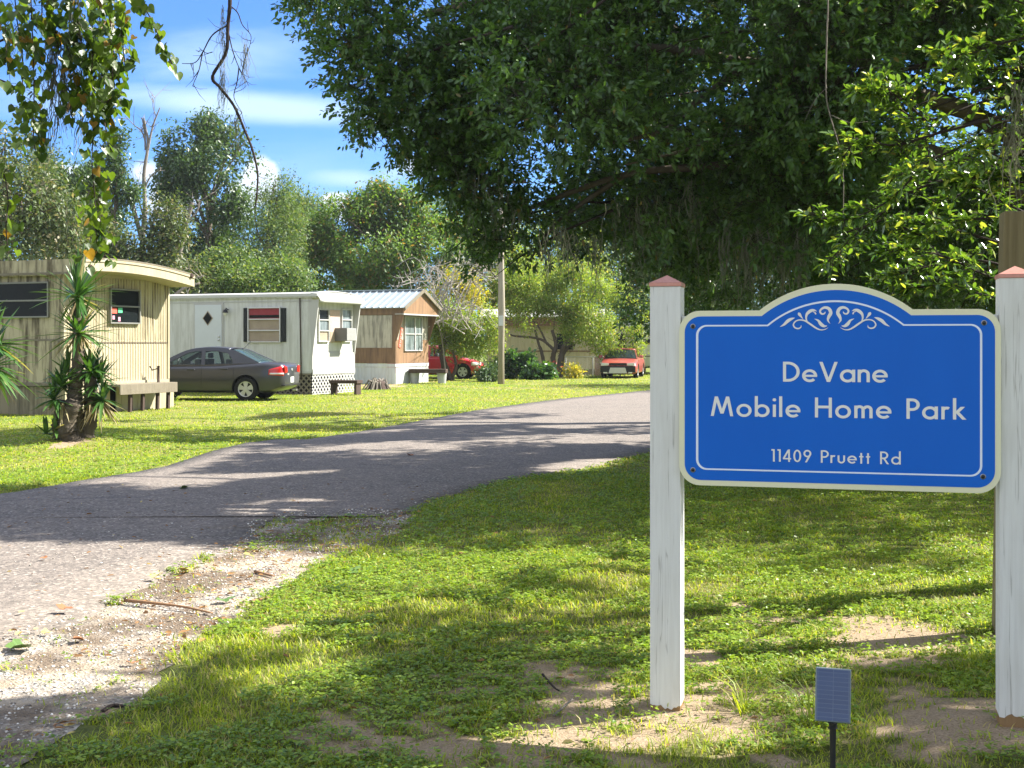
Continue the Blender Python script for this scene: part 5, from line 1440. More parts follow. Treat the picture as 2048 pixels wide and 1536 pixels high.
def tree(name, label, x, y, lumps_px, m, nclu, per, sig, size, seed, group='trees behind the mobile homes', gap=.25, gs=.9, trunk_r=.25, trunk_px=None, bark_m=None, asp=.5, nl=14, stem=True, cat='tree', shell=.5, mossn=0, flat=1.0):
    """lumps_px: (px, py, rx_px, ry_px, dY) around depth y"""
    rng = np.random.default_rng(seed)
    root = empty(name, (x, y, 0), rng.uniform(0, 6.28), label, cat, group)
    inv = Matrix.Rotation(-root.rotation_euler.z, 3, 'Z')
    rotm = np.array(inv)
    lumps = []
    for px, py, rx, ry, dy in lumps_px:
        c = W(px, py, y + dy); s_ = (y + dy) / F
        p = rotm @ (np.array(c) - np.array([x, y, 0])); rr = (rx + ry) / 2 * s_
        lumps.append((*p, rx * s_ * .9 + rr * .1, rr * flat, ry * s_))
    big = list(lumps); sc_ = size / .2
    for l in big:       # ragged smaller boughs pushing out of every lump
        for _ in range(5):
            d_ = rnd_dirs(rng, 1, .25)[0]; f_ = rng.uniform(.8, 1.15); q_ = rng.uniform(.22, .42)
            lumps.append((l[0] + d_[0] * l[3] * f_, l[1] + d_[1] * l[4] * f_, l[2] + d_[2] * l[5] * f_, l[3] * q_, l[4] * q_, l[5] * q_))
    top = np.mean([l[:3] for l in lumps], axis=0); top = np.array([top[0] * .6, top[1] * .6, top[2]])
    b = MB(); base = np.array([0, 0, -.2]); mid = top * np.array([.3, .3, .5]) + rng.normal(size=3) * .25
    b.tube(smooth_path([base, mid, top], 5), list(np.linspace(trunk_r, trunk_r * .4, 11)), 9)
    for path, r_ in limb_paths(rng, mid, top, big, nl, trunk_r * .5):
        b.tube(path, list(np.linspace(max(r_, .03), .015, len(path))), 5, cap=False)
    if stem: b.build('trunk', bark_m or M_BARK, root, smooth=True)
    P, d = lump_points(rng, lumps, int(nclu * 1.35), shell, gap + .08, gs * 2.3, seed)
    crown(rng, 'crown', P, d, per, sig, size * .8, m, root, asp)
    if mossn:
        low = P[P[:, 2] < np.quantile(P[:, 2], .7)]; moss(rng, low, mossn, 1.6, root)
    return root
T = M_BGT
def bx(px, Y): return (px - 1024) / F * Y
tree('mossy_oak', 'large grey green oak hung with moss at the far left edge above the beige home', bx(30, 46), 46,
     [(10, 330, 90, 70, 0), (60, 400, 90, 80, -1), (-60, 400, 120, 110, 0), (90, 470, 90, 60, 1), (0, 480, 110, 70, -1), (-180, 330, 120, 130, 2), (20, 270, 50, 40, 0)], T['grey'], 3400, 7, .3, .2, 21, gap=.2, mossn=260)
tree('leaning_oak', 'dark green tree left of the bare dead tree with uneven top', bx(150, 56), 56,
     [(110, 370, 50, 40, 0), (170, 410, 60, 60, 0), (140, 460, 90, 60, 0), (215, 470, 60, 50, 1), (95, 340, 30, 25, 1), (200, 380, 30, 45, 0)], T['dark'], 2000, 7, .3, .22, 22, gap=.35)
tree('ivy_clad_tree', 'tall dark ivy covered tree rising highest above the white home', bx(420, 64), 64,
     [(415, 262, 38, 28, 0), (465, 290, 52, 40, 0), (425, 330, 75, 50, 0), (350, 300, 22, 45, 0), (375, 345, 45, 40, 0), (345, 385, 30, 35, 0), (425, 400, 80, 48, 0), (450, 450, 70, 48, 0), (420, 500, 60, 50, 0), (500, 275, 18, 14, 0), (395, 555, 80, 45, -1), (440, 575, 80, 30, 0)],
     T['dark'], 3000, 8, .28, .26, 23, gap=.34, gs=.8, trunk_r=.3)
tree('feathery_tree', 'pale feathery tree just right of the tall ivy covered tree', bx(530, 60), 60,
     [(548, 380, 26, 35, 0), (530, 430, 50, 40, 0), (560, 470, 55, 50, 0), (510, 500, 60, 50, 0), (545, 550, 80, 45, 0), (480, 560, 70, 40, -1)],
     T['mid'], 2300, 8, .3, .17, 24, gap=.32, asp=.35)
tree('thin_pale_tree', 'thin airy tree crown between the feathery tree and the broad golden tree', bx(610, 80), 80,
     [(585, 405, 35, 22, 0), (625, 420, 38, 18, 0), (600, 450, 60, 25, 0), (620, 500, 60, 40, 0), (665, 435, 40, 14, 0)], T['mid'], 1300, 7, .4, .24, 25, gap=.4)
tree('broad_golden_tree', 'broad rounded tree with golden green top and dark underside behind the brown home', bx(740, 66), 66,
     [(755, 420, 55, 40, 0), (700, 450, 70, 40, -1), (650, 480, 60, 40, 0), (800, 430, 60, 45, 1), (850, 480, 60, 45, 0), (740, 500, 100, 55, -1), (630, 540, 55, 50, 0), (710, 560, 90, 40, 0), (830, 540, 70, 50, 0), (895, 500, 35, 35, 0), (745, 385, 18, 18, 0), (785, 385, 18, 20, 0), (600, 500, 30, 40, 0), (900, 470, 40, 25, 2)],
     T['yel'], 5200, 8, .3, .24, 26, gap=.25, gs=.7, trunk_r=.35, nl=20)
tree('ivy_column_tree', 'narrow ivy covered stem left of the bare dead tree', bx(240, 54), 54,
     [(232, 285, 14, 25, 0), (238, 330, 20, 30, 0), (250, 375, 20, 30, 0), (232, 345, 22, 22, 0)], T['dark'], 420, 7, .22, .2, 27, gap=.3, trunk_r=.12)
tree('background_shrub_tree', 'low leafy trees filling in below the dead tree behind the beige home', bx(260, 50), 50,
     [(300, 520, 60, 50, 0), (240, 540, 60, 50, 0), (340, 480, 30, 40, 0), (375, 560, 50, 40, 1), (200, 490, 50, 40, 0), (330, 440, 22, 34, 0), (175, 540, 60, 40, 0)], T['grey'], 2300, 7, .3, .2, 28, gap=.25)
tree('background_shrub_tree', 'bushy olive tree rising right behind the white home roof', bx(480, 52), 52,
     [(420, 600, 60, 50, 0), (500, 590, 70, 50, 0), (570, 580, 50, 60, 0), (460, 545, 50, 30, 1)], T['mid'], 1700, 7, .3, .19, 29, gap=.25)
tree('yellow_blossom_tree', 'small tree with bright yellow leaves behind the bare grey branches', bx(915, 63), 63,
     [(912, 560, 25, 25, 0), (935, 590, 30, 30, 0), (890, 590, 25, 25, 0)], T['gold'], 420, 8, .25, .16, 30, gap=.2, trunk_r=.1)
for k, (px, Y, lm, mm, lab) in enumerate((
      (985, 70, [(960, 560, 50, 50, 0), (1010, 520, 60, 50, 0), (1040, 580, 60, 40, 0), (950, 500, 40, 40, 0)], 'lime', 'bright lime green tree behind the utility pole'),
      (1120, 74, [(1090, 520, 70, 50, 0), (1170, 540, 70, 50, 0), (1130, 470, 70, 50, 0)], 'lime', 'sunlit pale green tree behind the roof of the far cream home'),
      (1250, 76, [(1240, 560, 60, 60, 0), (1300, 590, 60, 60, 0), (1270, 500, 80, 60, 0), (1340, 540, 60, 60, 0)], 'mid', 'mid green tree seen above the old red sedan'),
      (870, 90, [(870, 430, 50, 40, 0), (930, 450, 60, 60, 0), (990, 440, 80, 60, 0)], 'mid', 'faint tree top behind the broad golden tree'))):
    tree('background_tree', lab, bx(px, Y), Y, lm, T[mm], 1500, 7, .35, .22, 40 + k, gap=.25)
# tall trees that close the view behind the oak on the right
for k, (px, Y, h_, mm, lab) in enumerate(((1480, 68, 9, 'grey', 'grey green tree deep behind the sign board'), (1700, 48, 9, 'dark', 'dark tree deep behind the sign, second from the right'), (1930, 44, 9, 'dark', 'dark tree deep behind the right sign post'), (2200, 40, 9, 'dark', 'dark tree outside the right edge behind the oak'), (1330, 84, 10, 'mid', 'distant tree left of the sign behind the trailer'))):
    zpx = F / Y
    lm = [(px + dx, 687 - (z - 1.6) * zpx, 2.6 * zpx, 1.7 * zpx, dy) for dx, z, dy in ((-.9 * zpx * 2, 3, 0), (1.4 * zpx, 3.2, 1), (0, 5.5, 0), (-2 * zpx, 6, 1), (2.2 * zpx, 6.2, 0), (0, 1.3, 0), (-2.5 * zpx, 1.2, 0), (2.5 * zpx, 1.4, 1), (0, h_ - 1, 0))]
    tree('background_tree', lab, bx(px, Y), Y, lm, T[mm], 2300, 7, .4, .26, 60 + k, gap=.15)
# far wood closing the horizon
rng = np.random.default_rng(90)
n = 5200; wx = rng.uniform(-75, 75, n); wy = rng.uniform(98, 112, n)
wz = rng.uniform(0, 1, n) ** .8 * (6.5 + 2.2 * np.sin(wx * .19) + 1.6 * np.sin(wx * .47 + 1))
P = np.stack([wx, wy, wz], 1)
V, Q = leaf_arrays(np.repeat(P, 7, 0) + rng.normal(size=(n * 7, 3)) * .55, rnd_dirs(rng, n * 7), rnd_dirs(rng, n * 7, 1.5), rng.uniform(.3, .6, n * 7), .28, .1, .1)
tag(np_mesh('distant_wood', V, Q, T['mid']), 'far wood closing the view behind the mobile homes', 'wood', kind='stuff')

# bare dead tree
def bare(name, label, Y, paths, m, rs, group=None, twig=0, seed=1, cat='tree', part='branches', into=None):
    rng = np.random.default_rng(seed); px0, py0 = paths[0][0][:2]; base = W(px0, py0, Y); 
    root = empty(name, (base.x, Y, 0), 0, label, cat, group); b = MB(); tips = []
    for k, pa in enumerate(paths):
        pts = [W(p[0], p[1], Y + (p[2] if len(p) > 2 else 0)) - Vector((base.x, Y, 0)) for p in pa]
        if k == 0: pts[0].z = min(pts[0].z, -.1) if pts[0].z < 3 else pts[0].z
        r0, r1 = rs[k] if k < len(rs) else rs[-1]
        sp_ = smooth_path(pts, 5); (b).tube(sp_, list(np.linspace(r0, r1, len(sp_))), 7, cap=True); tips += sp_[4:]
        if k == 0: b.build('trunk', m, root, smooth=True); b = MB()
    for k in range(twig):
        p = tips[int(rng.integers(len(tips)))]; d = Vector(rnd_dirs(rng, 1, .5)[0]); L_ = rng.uniform(.4, 1.3) * Y / 60
        mid = p + d * L_ * .5 + Vector(rng.normal(size=3)) * .06 * L_; e = p + d * L_ + Vector((0, 0, .15 * L_))
        b.tube([p, mid, e], [.018, .012, .005], 4, cap=False)
        e2 = mid + Vector(rnd_dirs(rng, 1, .4)[0]) * L_ * .4; b.tube([mid, e2], [.01, .004], 4, cap=False)
    if b.v: b.build(part, m, root, smooth=True)
    if into:     # the stems of a crown that stands already
        bpy.context.view_layer.update(); mtx = into.matrix_world.inverted() @ root.matrix_world
        for ch in list(root.children): ch.parent = into; ch.matrix_local = mtx
        bpy.data.objects.remove(root)
    return root
bare('dead_tree', 'bare grey dead tree with forked stems against the sky at left', 57,
     [[(288, 560), (284, 500), (290, 420), (288, 350), (296, 290), (291, 255), (288, 236)], [(284, 480), (268, 420), (262, 390), (240, 360), (225, 320), (222, 280)],
      [(296, 300), (305, 255), (320, 215)], [(291, 285), (283, 262), (268, 250), (250, 232)], [(291, 300), (289, 262), (284, 235)], [(286, 430), (275, 390), (270, 370)],
      [(289, 380), (300, 355), (322, 335)], [(312, 232), (306, 212), (309, 195)]], M_DEAD, [(.15, .03), (.12, .03), (.06, .025), (.04, .012), (.05, .03), (.05, .02), (.05, .02), (.025, .01)], twig=50)
bare('leaning_snag', 'pale leaning bare trunk in front of the ivy covered tree', 53, [[(345, 575), (358, 510), (372, 450), (385, 405)], [(372, 450), (395, 420), (400, 400)]], M_DEAD, [(.14, .08), (.05, .02)], twig=6, seed=4)
bare('fallen_snag', 'broken pale branches sticking up behind the white home roof', 46, [[(338, 600), (366, 578), (400, 566)], [(355, 590), (380, 560), (408, 552)]], M_DEAD, [(.07, .03), (.05, .02)], twig=4, seed=5)
# grey leafless branches right of the brown home
rg = random.Random(12); pths = [[(893, 700, 1), (880, 660, 1), (850, 620, 0), (815, 590, 0)]]
for k in range(46):
    x0, y0 = rg.uniform(845, 945), rg.uniform(575, 670); x1 = rg.choice((-1, 1)) * rg.uniform(30, 110) + 895; y1 = rg.uniform(530, 665); sg = rg.uniform(-14, 22)
    pths.append([(x0, y0, rg.uniform(-1, 1)), ((x0 + x1) / 2, min(y0, y1) - rg.uniform(0, 25) + sg, rg.uniform(-1, 1)), (x1, y1, rg.uniform(-1.5, 1.5))])
bare('bare_vine_tangle', 'tangle of bare grey branches arching right of the brown home', 52.5, pths, M_GREYTWIG, [(.035, .012), (.026, .01)], twig=190, seed=6)

# shrubs, flowering plants and shade tree in the middle distance
G2 = 'garden plants around the shade tree'
SHT = tree('shade_tree', 'spreading bright green tree with twisted dark trunks left of the old red sedan', bx(1118, 60), 60,
     [(1090, 590, 55, 35, 0), (1160, 575, 60, 38, 0), (1225, 620, 55, 40, 0), (1180, 650, 70, 35, -1), (1255, 655, 38, 35, -1), (1120, 640, 45, 28, 0), (1060, 600, 40, 28, 0), (1210, 690, 35, 20, -1), (1030, 570, 45, 30, 0), (1265, 690, 22, 18, -.5), (1100, 548, 60, 25, 0), (1045, 625, 30, 24, -1), (1140, 610, 50, 24, -1), (1045, 590, 50, 34, 0), (1110, 625, 60, 26, 0), (1070, 655, 38, 18, -1), (1125, 665, 34, 18, -1)],
     T['lime'], 4000, 8, .2, .14, 71, group=None, stem=False, gap=.3, gs=1.2, trunk_r=.14)
bare('twisted_trunks', 'dark crooked multi stem trunk under the shade tree', 59.2, [[(1118, 762), (1122, 720), (1130, 690), (1150, 672)], [(1110, 762), (1106, 715), (1112, 690), (1104, 660)], [(1125, 765), (1118, 730), (1135, 695), (1150, 690)], [(1108, 700), (1080, 678), (1030, 672), (1020, 668)], [(1095, 690), (1075, 650), (1060, 640)], [(1090, 735), (1082, 700), (1078, 690), (1070, 660)]],
     M_BARK, [(.2, .09), (.16, .07), (.14, .05), (.08, .03), (.06, .02), (.1, .05)], twig=14, seed=8, into=SHT)
BUT = tree('bush_tree', 'round leafy green bush tree in front of the red hatchback', bx(895, 54.3), 54.3,
     [(915, 640, 60, 34, 0), (960, 660, 40, 34, 0), (905, 650, 45, 30, 0), (940, 680, 45, 38, 0), (885, 670, 30, 35, 0), (970, 690, 25, 30, 0), (880, 630, 25, 20, 0), (935, 702, 28, 14, 0), (955, 650, 26, 20, 0)], T['lime'], 2300, 8, .18, .11, 72, group=None, stem=False, gap=.25, gs=1.4, trunk_r=.12)
bare('bush_stems', 'thick dark leaning stem of the bush tree crossing the red hatchback', 54, [[(905, 764), (893, 740), (884, 710), (890, 680)], [(898, 764), (912, 735), (905, 700)], [(890, 766), (886, 735), (880, 690)]], M_BARK, [(.16, .12), (.1, .05), (.12, .06)], twig=5, seed=9, into=BUT)
def clump(name, label, px, py, w_, h_, mm, n, size, seed, Y=None, asp=.45, sig=.1, group=G2, cat='plant'):
    Y = Y or H * F / (py - HZ); rng = np.random.default_rng(seed); s_ = Y / F
    root = empty(name, (bx(px, Y), Y, 0), 0, label, cat, group)
    lumps = [(rng.uniform(-.5, .5) * w_ * s_, rng.uniform(-.4, .4), h_ * s_ * rng.uniform(.35, .6), w_ * s_ * .34, .35, h_ * s_ * .42) for _ in range(4)]
    P, d = lump_points(rng, lumps, n, .4, .1, 3, seed); crown(rng, 'foliage', P, d, 5, sig, size, T[mm], root, asp)
    b = MB()
    for k in range(7): q = P[int(rng.integers(len(P)))]; b.tube([(q[0] * .3, q[1] * .3, -.05), (q[0] * .7, q[1] * .7, q[2] * .5), tuple(q)], [.02, .015, .006], 4)
    b.build('stem', M_BARK, root); return root
clump('croton_bush', 'yellow and green croton bush by the chain link fence', 1150, 757, 34, 28, 'gold', 130, .13, 81)
clump('dark_leafy_plant', 'dark broad leaved plants right of the utility pole', 1035, 758, 45, 52, 'deep', 420, .2, 82, asp=.7)
clump('dark_leafy_plant', 'low dark plants between the utility pole and the twisted trunks', 1075, 759, 50, 30, 'deep', 300, .2, 83, asp=.7)
clump('red_flower_plant', 'small plant with reddish leaves beside the twisted trunks', 1098, 757, 16, 30, 'red', 60, .12, 84)
clump('fern_plant', 'bright green fern under the shade tree', 1060, 752, 26, 22, 'lime', 120, .2, 85, asp=.3)
clump('hanging_shrub', 'light shrub over the brick pillar', 1213, 752, 26, 60, 'mid', 200, .12, 86, Y=62)
clump('climbing_shrub', 'yellow green shrub in front of the dark doorway', 1255, 752, 36, 60, 'lime', 160, .14, 87, Y=66)
clump('scrub_bush', 'dark scrub left of the utility pole base', 980, 764, 36, 46, 'dark', 240, .13, 88)
clump('scrub_bush', 'grey scrub at the foot of the beige home, left of the grey sedan', 345, 810, 20, 10, 'lime', 60, .06, 89)
clump('far_shrub', 'leafy shrub at the left end of the far cream home', 1010, 700, 40, 60, 'mid', 260, .16, 90, Y=60)
# stump pile of cut branches
st_c = G(757, 779); rng = np.random.default_rng(33)
sr = empty('root_stump', (st_c[0], st_c[1], 0), 0, 'weathered uprooted stump lying on dry leaves before the brown home', 'stump'); b = MB()
b.lathe([(.42, -.05), (.34, .1), (.26, .24), (.2, .3), (0, .32)], 'z', 12)
b.build('stump_core', M_DWOOD, sr)
for k in range(16):
    a = rng.uniform(0, 6.28); b = MB(); q = Vector((math.cos(a), math.sin(a), 0)); r_ = rng.uniform(.4, .65)
    b.tube([q * .1 + Vector((0, 0, rng.uniform(.15, .35))), q * r_ * .6 + Vector((0, 0, rng.uniform(.15, .4))), q * r_ + Vector((0, 0, .0))], [.05, .04, .02], 5); b.build('root', M_DEAD, sr)

# yuccas -----------------------------------------------------------
def rosette(rng, c, n, L, up=.3, spread=1.0, w_=.043):
    az = rng.uniform(0, 6.283, n); el = np.radians(rng.uniform(-35, 88, n)) * spread + up * .3
    d = np.stack([np.cos(az) * np.cos(el), np.sin(az) * np.cos(el), np.sin(el)], 1); Ls = L * rng.uniform(.65, 1.1, n)
    S = unit(np.cross(d, np.array([0, 0, 1.0]) + rng.normal(size=(n, 3)) * .05)); seg = 5
    V = np.empty((n, (seg + 1) * 3, 3)); N = unit(np.cross(S, d))
    dr = rng.uniform(.0, .35, n) * np.cos(el)
    for s_ in range(seg + 1):
        t = s_ / seg; p = np.array(c) + d * (Ls * t)[:, None] + np.array([0, 0, -1]) * (Ls * dr * t * t)[:, None]
        ww = w_ * (.55 + 1.0 * t - 1.5 * t * t) * (1 if t < 1 else .02); ww = max(ww, .002)
        V[:, 3 * s_] = p - S * ww + N * ww * .35; V[:, 3 * s_ + 1] = p; V[:, 3 * s_ + 2] = p + S * ww + N * ww * .35
    b = np.arange(n)[:, None] * (3 * (seg + 1))
    Q = np.concatenate([b + np.array([[3 * s_ + j, 3 * s_ + j + 1, 3 * s_ + j + 4, 3 * s_ + j + 3]]) for s_ in range(seg) for j in (0, 1)])
    return V.reshape(-1, 3), Q
def yucca(name, label, Y, base_px, stems, ros, dead, seed):
    rng = np.random.default_rng(seed); X0 = bx(base_px, Y); root = empty(name, (X0, Y, 0), 0, label, 'yucca', 'yucca plants on the left lawn')
    o = Vector((X0, Y, 0))
    for pts, r0, r1 in stems:
        b = MB(); P = smooth_path([W(p[0], p[1], Y + p[2]) - o for p in pts], 6)
        rr = [(r0 + (r1 - r0) * k / len(P)) * rng.uniform(.86, 1.16) for k in range(len(P))]
        b.tube(P, rr, 10); b.build('stem', M_BARK, root, smooth=True)
    parts = [rosette(rng, W(px, py, Y + dy) - o, n, L, up) for px, py, dy, n, L, up in ros]
    for pr in parts: np_mesh('leaf_rosette', pr[0], pr[1], M_YUC, root)
    dp = []
    for px, py, dy, n, L in dead:
        dp.append(rosette(rng, W(px, py, Y + dy) - o, n, L, -2.6, .35, .022))
    if dp: V, Q = join(dp); np_mesh('dry_leaves', V, Q, M_YUCD, root)
    return root
YY = 19.7
yucca('trunked_yucca', 'tall yucca with rough trunk and several leaf heads before the beige home', YY, 150,
      [([(146, 892, 0), (150, 840, 0), (150, 780, 0), (157, 720, 0), (155, 660, 0), (156, 600, 0)], .15, .07), ([(165, 892, .1), (180, 840, .1), (182, 780, .1), (178, 745, .1)], .14, .09), ([(125, 890, -.1), (118, 850, -.1), (124, 800, -.1)], .14, .08), ([(150, 892, -.2), (135, 860, -.2), (150, 800, -.2)], .17, .1)],
      [(155, 596, 0, 60, .78, .7), (156, 588, 0, 26, .72, 2.0), (157, 668, 0, 70, .72, .5), (181, 745, .1, 60, .55, .5), (196, 765, .2, 50, .5, .4), (124, 775, -.1, 45, .5, .5), (108, 800, -.2, 36, .42, .4), (135, 745, .1, 26, .45, .6), (205, 800, .0, 40, .42, .0), (92, 868, -.2, 16, .32, .5), (112, 860, -.2, 16, .3, .5)],
      [(156, 665, 0, 34, .5), (182, 790, .1, 50, .5), (122, 800, -.1, 30, .45), (155, 600, 0, 22, .45), (200, 800, 0, 40, .5)], 51)
yucca('edge_yucca', 'bright yucca leaves reaching in from the left frame edge', 17.5, -40,
      [([(-42, 905, 0), (-40, 820, 0), (-36, 740, 0)], .13, .08)],
      [(-16, 690, 0, 70, .68, .4), (-18, 735, 0, 60, .66, -.2), (-35, 640, 0, 40, .55, .8)], [(-30, 740, 0, 30, .55)], 52)

# ------------------------------------------------------------------ the big oaks with their dappled shade
K1 = 1 / math.tan(SUN_EL)
def shadow_xy(P):
    return P[:, 0] - P[:, 2] * K1 * math.cos(SUN_AZ), P[:, 1] - P[:, 2] * K1 * math.sin(SUN_AZ)
sw = Wob(77, 1.3, 2); sw2 = Wob(78, 3.4, 2)
sw4 = Wob(79, np.array([1.3, 3.2]), 2)
def cut_for_sun(P):
    """True where leaf clusters are cut away so chosen ground patches catch the sun"""
    gx_, gy_ = shadow_xy(P); Q = np.stack([gx_, gy_], 1)
    n1 = sw(Q) * .2 + sw2(Q) * .1
    band = (gy_ > np.interp(gx_, [-2.6, -1.8, -1.6, .1, .5, 3], [5.3, 5.6, 6.5, 6.6, 6.1, 6.0]) + n1) & (gy_ < np.interp(gx_, [-3, -1, 1, 2, 4], [10.1, 9.7, 9.3, 8.7, 8.5]) + n1)
    rightlow = (sw4(Q * 1.2 + 4) > .75) & (gx_ > .8) & (gy_ < 11.5)
    left = (gx_ < -3.9) & (gy_ > 14.0 + n1 * 2) & (gy_ < 20.0 + n1 * 3)
    far = (gy_ > 36 + n1 * 4) | ((gx_ < -3 - .0 * gy_) & (gy_ > 31 + n1 * 5))
    homes = (gx_ < -5.5) & (gy_ > 26)
    edge_x = np.interp(gy_, ne[:, 1], ne[:, 0])
    dap = (sw4(Q) > .55) & (gx_ < edge_x + .3) & (gy_ > 8.5)
    return dap | band | rightlow | left | far | homes
def oak_crown(rng, root, lumps, n, per, size, m, gap, gs, seed, filt=True, sig=.12, asp=.46, twigs=True, shell=.35):
    o = np.array(root.location)
    P, d = lump_points(rng, lumps, n, shell, gap, gs, seed)
    if filt:
        keep = ~cut_for_sun(P); P, d = P[keep], d[keep]  # crown holes shaped to lay sun patches on lawn and lane
    # sprays: leaves set along a short twig, fanned at its tip
    k = len(P); ax = unit(d + rng.normal(size=(k, 3)) * .8 + np.array([0, 0, -.02])); Lt = rng.uniform(.12, .3, k)
    t = rng.uniform(.15, 1.05, (k, per)); C = P[:, None] + ax[:, None] * (t * Lt[:, None])[..., None] + rng.normal(size=(k, per, 3)) * .018
    D = unit(ax[:, None] * (.5 + t[..., None] * .5) + rnd_dirs(rng, k * per).reshape(k, per, 3) * .85)
    N = unit(rng.normal(size=(k, per, 3)) * .75 + np.array([0, 0, 1.0]))
    L = size * rng.uniform(.55, 1.25, k * per)
    V, Q = leaf_arrays((C - o).reshape(-1, 3), D.reshape(-1, 3), N.reshape(-1, 3), L, L * asp, .1, .1)
    np_mesh('crown', V, Q, m, root)
    if twigs:
        s_ = rng.choice(k, int(k * .6), replace=False); a = P[s_] - o - ax[s_] * .25 + rng.normal(size=(len(s_), 3)) * .05; e = P[s_] - o + ax[s_] * Lt[s_][:, None]
        S = unit(np.cross(e - a, np.array([0, 0, 1.0]))) * .004; U = unit(np.cross(S, e - a)) * .004
        V = np.stack([a + S, a - S * .5 + U, a - S * .5 - U, e], 1); b = np.arange(len(s_))[:, None] * 4
        T3 = np.concatenate([b + np.array([[0, 1, 3]]), b + np.array([[1, 2, 3]]), b + np.array([[2, 0, 3]])])
        np_mesh('twigs', V.reshape(-1, 3), T3, M_TWIG, root)
    return P
def LP(px, py, Y, r, ry=None): c = W(px, py, Y); return (c.x, c.y, c.z, r, (ry or r), r * .85)
rng = np.random.default_rng(101)
oak = empty('overhanging_oak', (7.6, 14.5, 0), 0, 'huge dark live oak whose crown hangs over the lane and the sign', 'tree')
edge = [LP(700, 10, 13.5, .62), LP(760, 90, 13.3, .62), LP(735, 160, 13.4, .42), LP(800, 190, 13.2, .6), LP(850, 240, 13.5, .55), LP(905, 150, 13.5, .9), LP(870, 40, 13.6, .9), LP(640, -40, 13.8, .5), LP(610, -10, 13.8, .2), LP(690, 90, 13.2, .28), LP(730, 235, 13.3, .25), LP(775, 270, 13.3, .28),
        LP(935, 290, 13.5, .55), LP(860, 335, 13.8, .24), LP(900, 350, 13.8, .3), LP(960, 350, 13.5, .5), LP(925, 400, 14, .34), LP(985, 430, 14, .45), LP(950, 470, 14.5, .25), LP(1030, 480, 14, .42), LP(1050, 525, 14.2, .26), LP(1090, 460, 14.2, .5), LP(1140, 490, 14.6, .35), LP(1005, 560, 14.4, .3), LP(1030, 600, 14.6, .2), LP(975, 530, 14.4, .25), LP(1020, 300, 13.8, .7), LP(1000, 180, 13.6, .9), LP(1010, 60, 13.6, 1.0)]
lumps = list(edge)
for k in range(80):
    px = rng.uniform(1060, 2250); Y = rng.uniform(12.0, 16.5); r = rng.uniform(.6, 1.0)
    bot = np.interp(px, [1000, 1150, 1300, 1500, 1700, 2050], [430, 440, 470, 500, 520, 560]) - r * 110
    py = rng.uniform(-260, bot); lumps.append(LP(px, py, Y, r, r * 1.1))
for k in range(26):
    px = rng.uniform(1150, 2150); Y = rng.uniform(15, 18); lumps.append(LP(px, rng.uniform(360, 420 + max(0, min(px - 1250, 150))), Y, .6, .8))
for px in range(1340, 2200, 70): lumps.append(LP(px, rng.uniform(520, 600), rng.uniform(17, 20), .8, .9)); lumps.append(LP(px + 30, rng.uniform(400, 480), rng.uniform(17, 20), .9, 1.0))
P1 = oak_crown(rng, oak, lumps, 36000, 14, .070, M_OAK, .12, 1.6, 102)
# upper crown out of the frame
up = []
for k in range(140):
    Y = rng.uniform(10.5, 20); z = rng.uniform(1.6 + .29 * Y, 10.0); x = rng.uniform(-2.2, 17); r = rng.uniform(1.05, 1.5); up.append((x, Y, z + r * .4, r, r, r * .8))
rootu = empty('crown_limbs', (7.6, 14.5, 0)); bpy.data.objects.remove(rootu)
P2 = oak_crown(rng, oak, up, 17000, 12, .12, M_OAK, .10, .9, 103, twigs=False)
b = MB(); o = Vector(oak.location)
tr = smooth_path([(7.6, 14.5, -.3), (7.3, 14.4, 1.6), (6.8, 14.3, 3.2), (6.2, 14.2, 5.2), (5.4, 14.4, 7.5)], 5)
b.tube([p - o for p in tr], list(np.linspace(.42, .2, len(tr))), 12); b.build('trunk', M_BARK, oak, smooth=True)
for pts, r0 in (([(6.9, 14.3, 3.0), (5.2, 13.6, 4.0), W(1750, 172, 13), W(1620, 150, 13), W(1490, 125, 13), W(1300, 95, 13.2), W(1100, 110, 13.4)], .17),
                ([(6.4, 14.3, 4.6), W(1900, 60, 13.6), W(1500, -20, 13.5), W(1150, -30, 13.6), W(850, 30, 13.6)], .16),
                ([(7.2, 14.4, 2.2), W(1950, 330, 13.8), W(1700, 300, 13.6), W(1450, 330, 13.6), W(1250, 350, 13.8), W(1050, 420, 14)], .12),
                ([W(1500, 128, 13), W(1400, 200, 13), W(1330, 260, 13), W(1200, 290, 13.2)], .07), ([W(1620, 150, 13), W(1480, 230, 12.8), W(1400, 290, 12.8), W(1250, 330, 13)], .05),
                ([W(1100, 110, 13.4), W(950, 180, 13.4), W(830, 220, 13.4)], .05), ([W(1250, 350, 13.8), W(1120, 440, 14), W(1060, 520, 14.2)], .05),
                ([(5.8, 14.3, 6.2), (3.5, 14, 7.2), (1, 14.5, 7.8)], .14), ([(6, 14.3, 5.6), (5, 16, 7), (3, 17.5, 8)], .13)):
    b = MB(); sp_ = smooth_path([Vector(p) - o for p in pts], 6); b.tube(sp_, list(np.linspace(r0 * .72, r0 * .22, len(sp_))), 8); b.build('limb', M_BARK, oak, smooth=True)
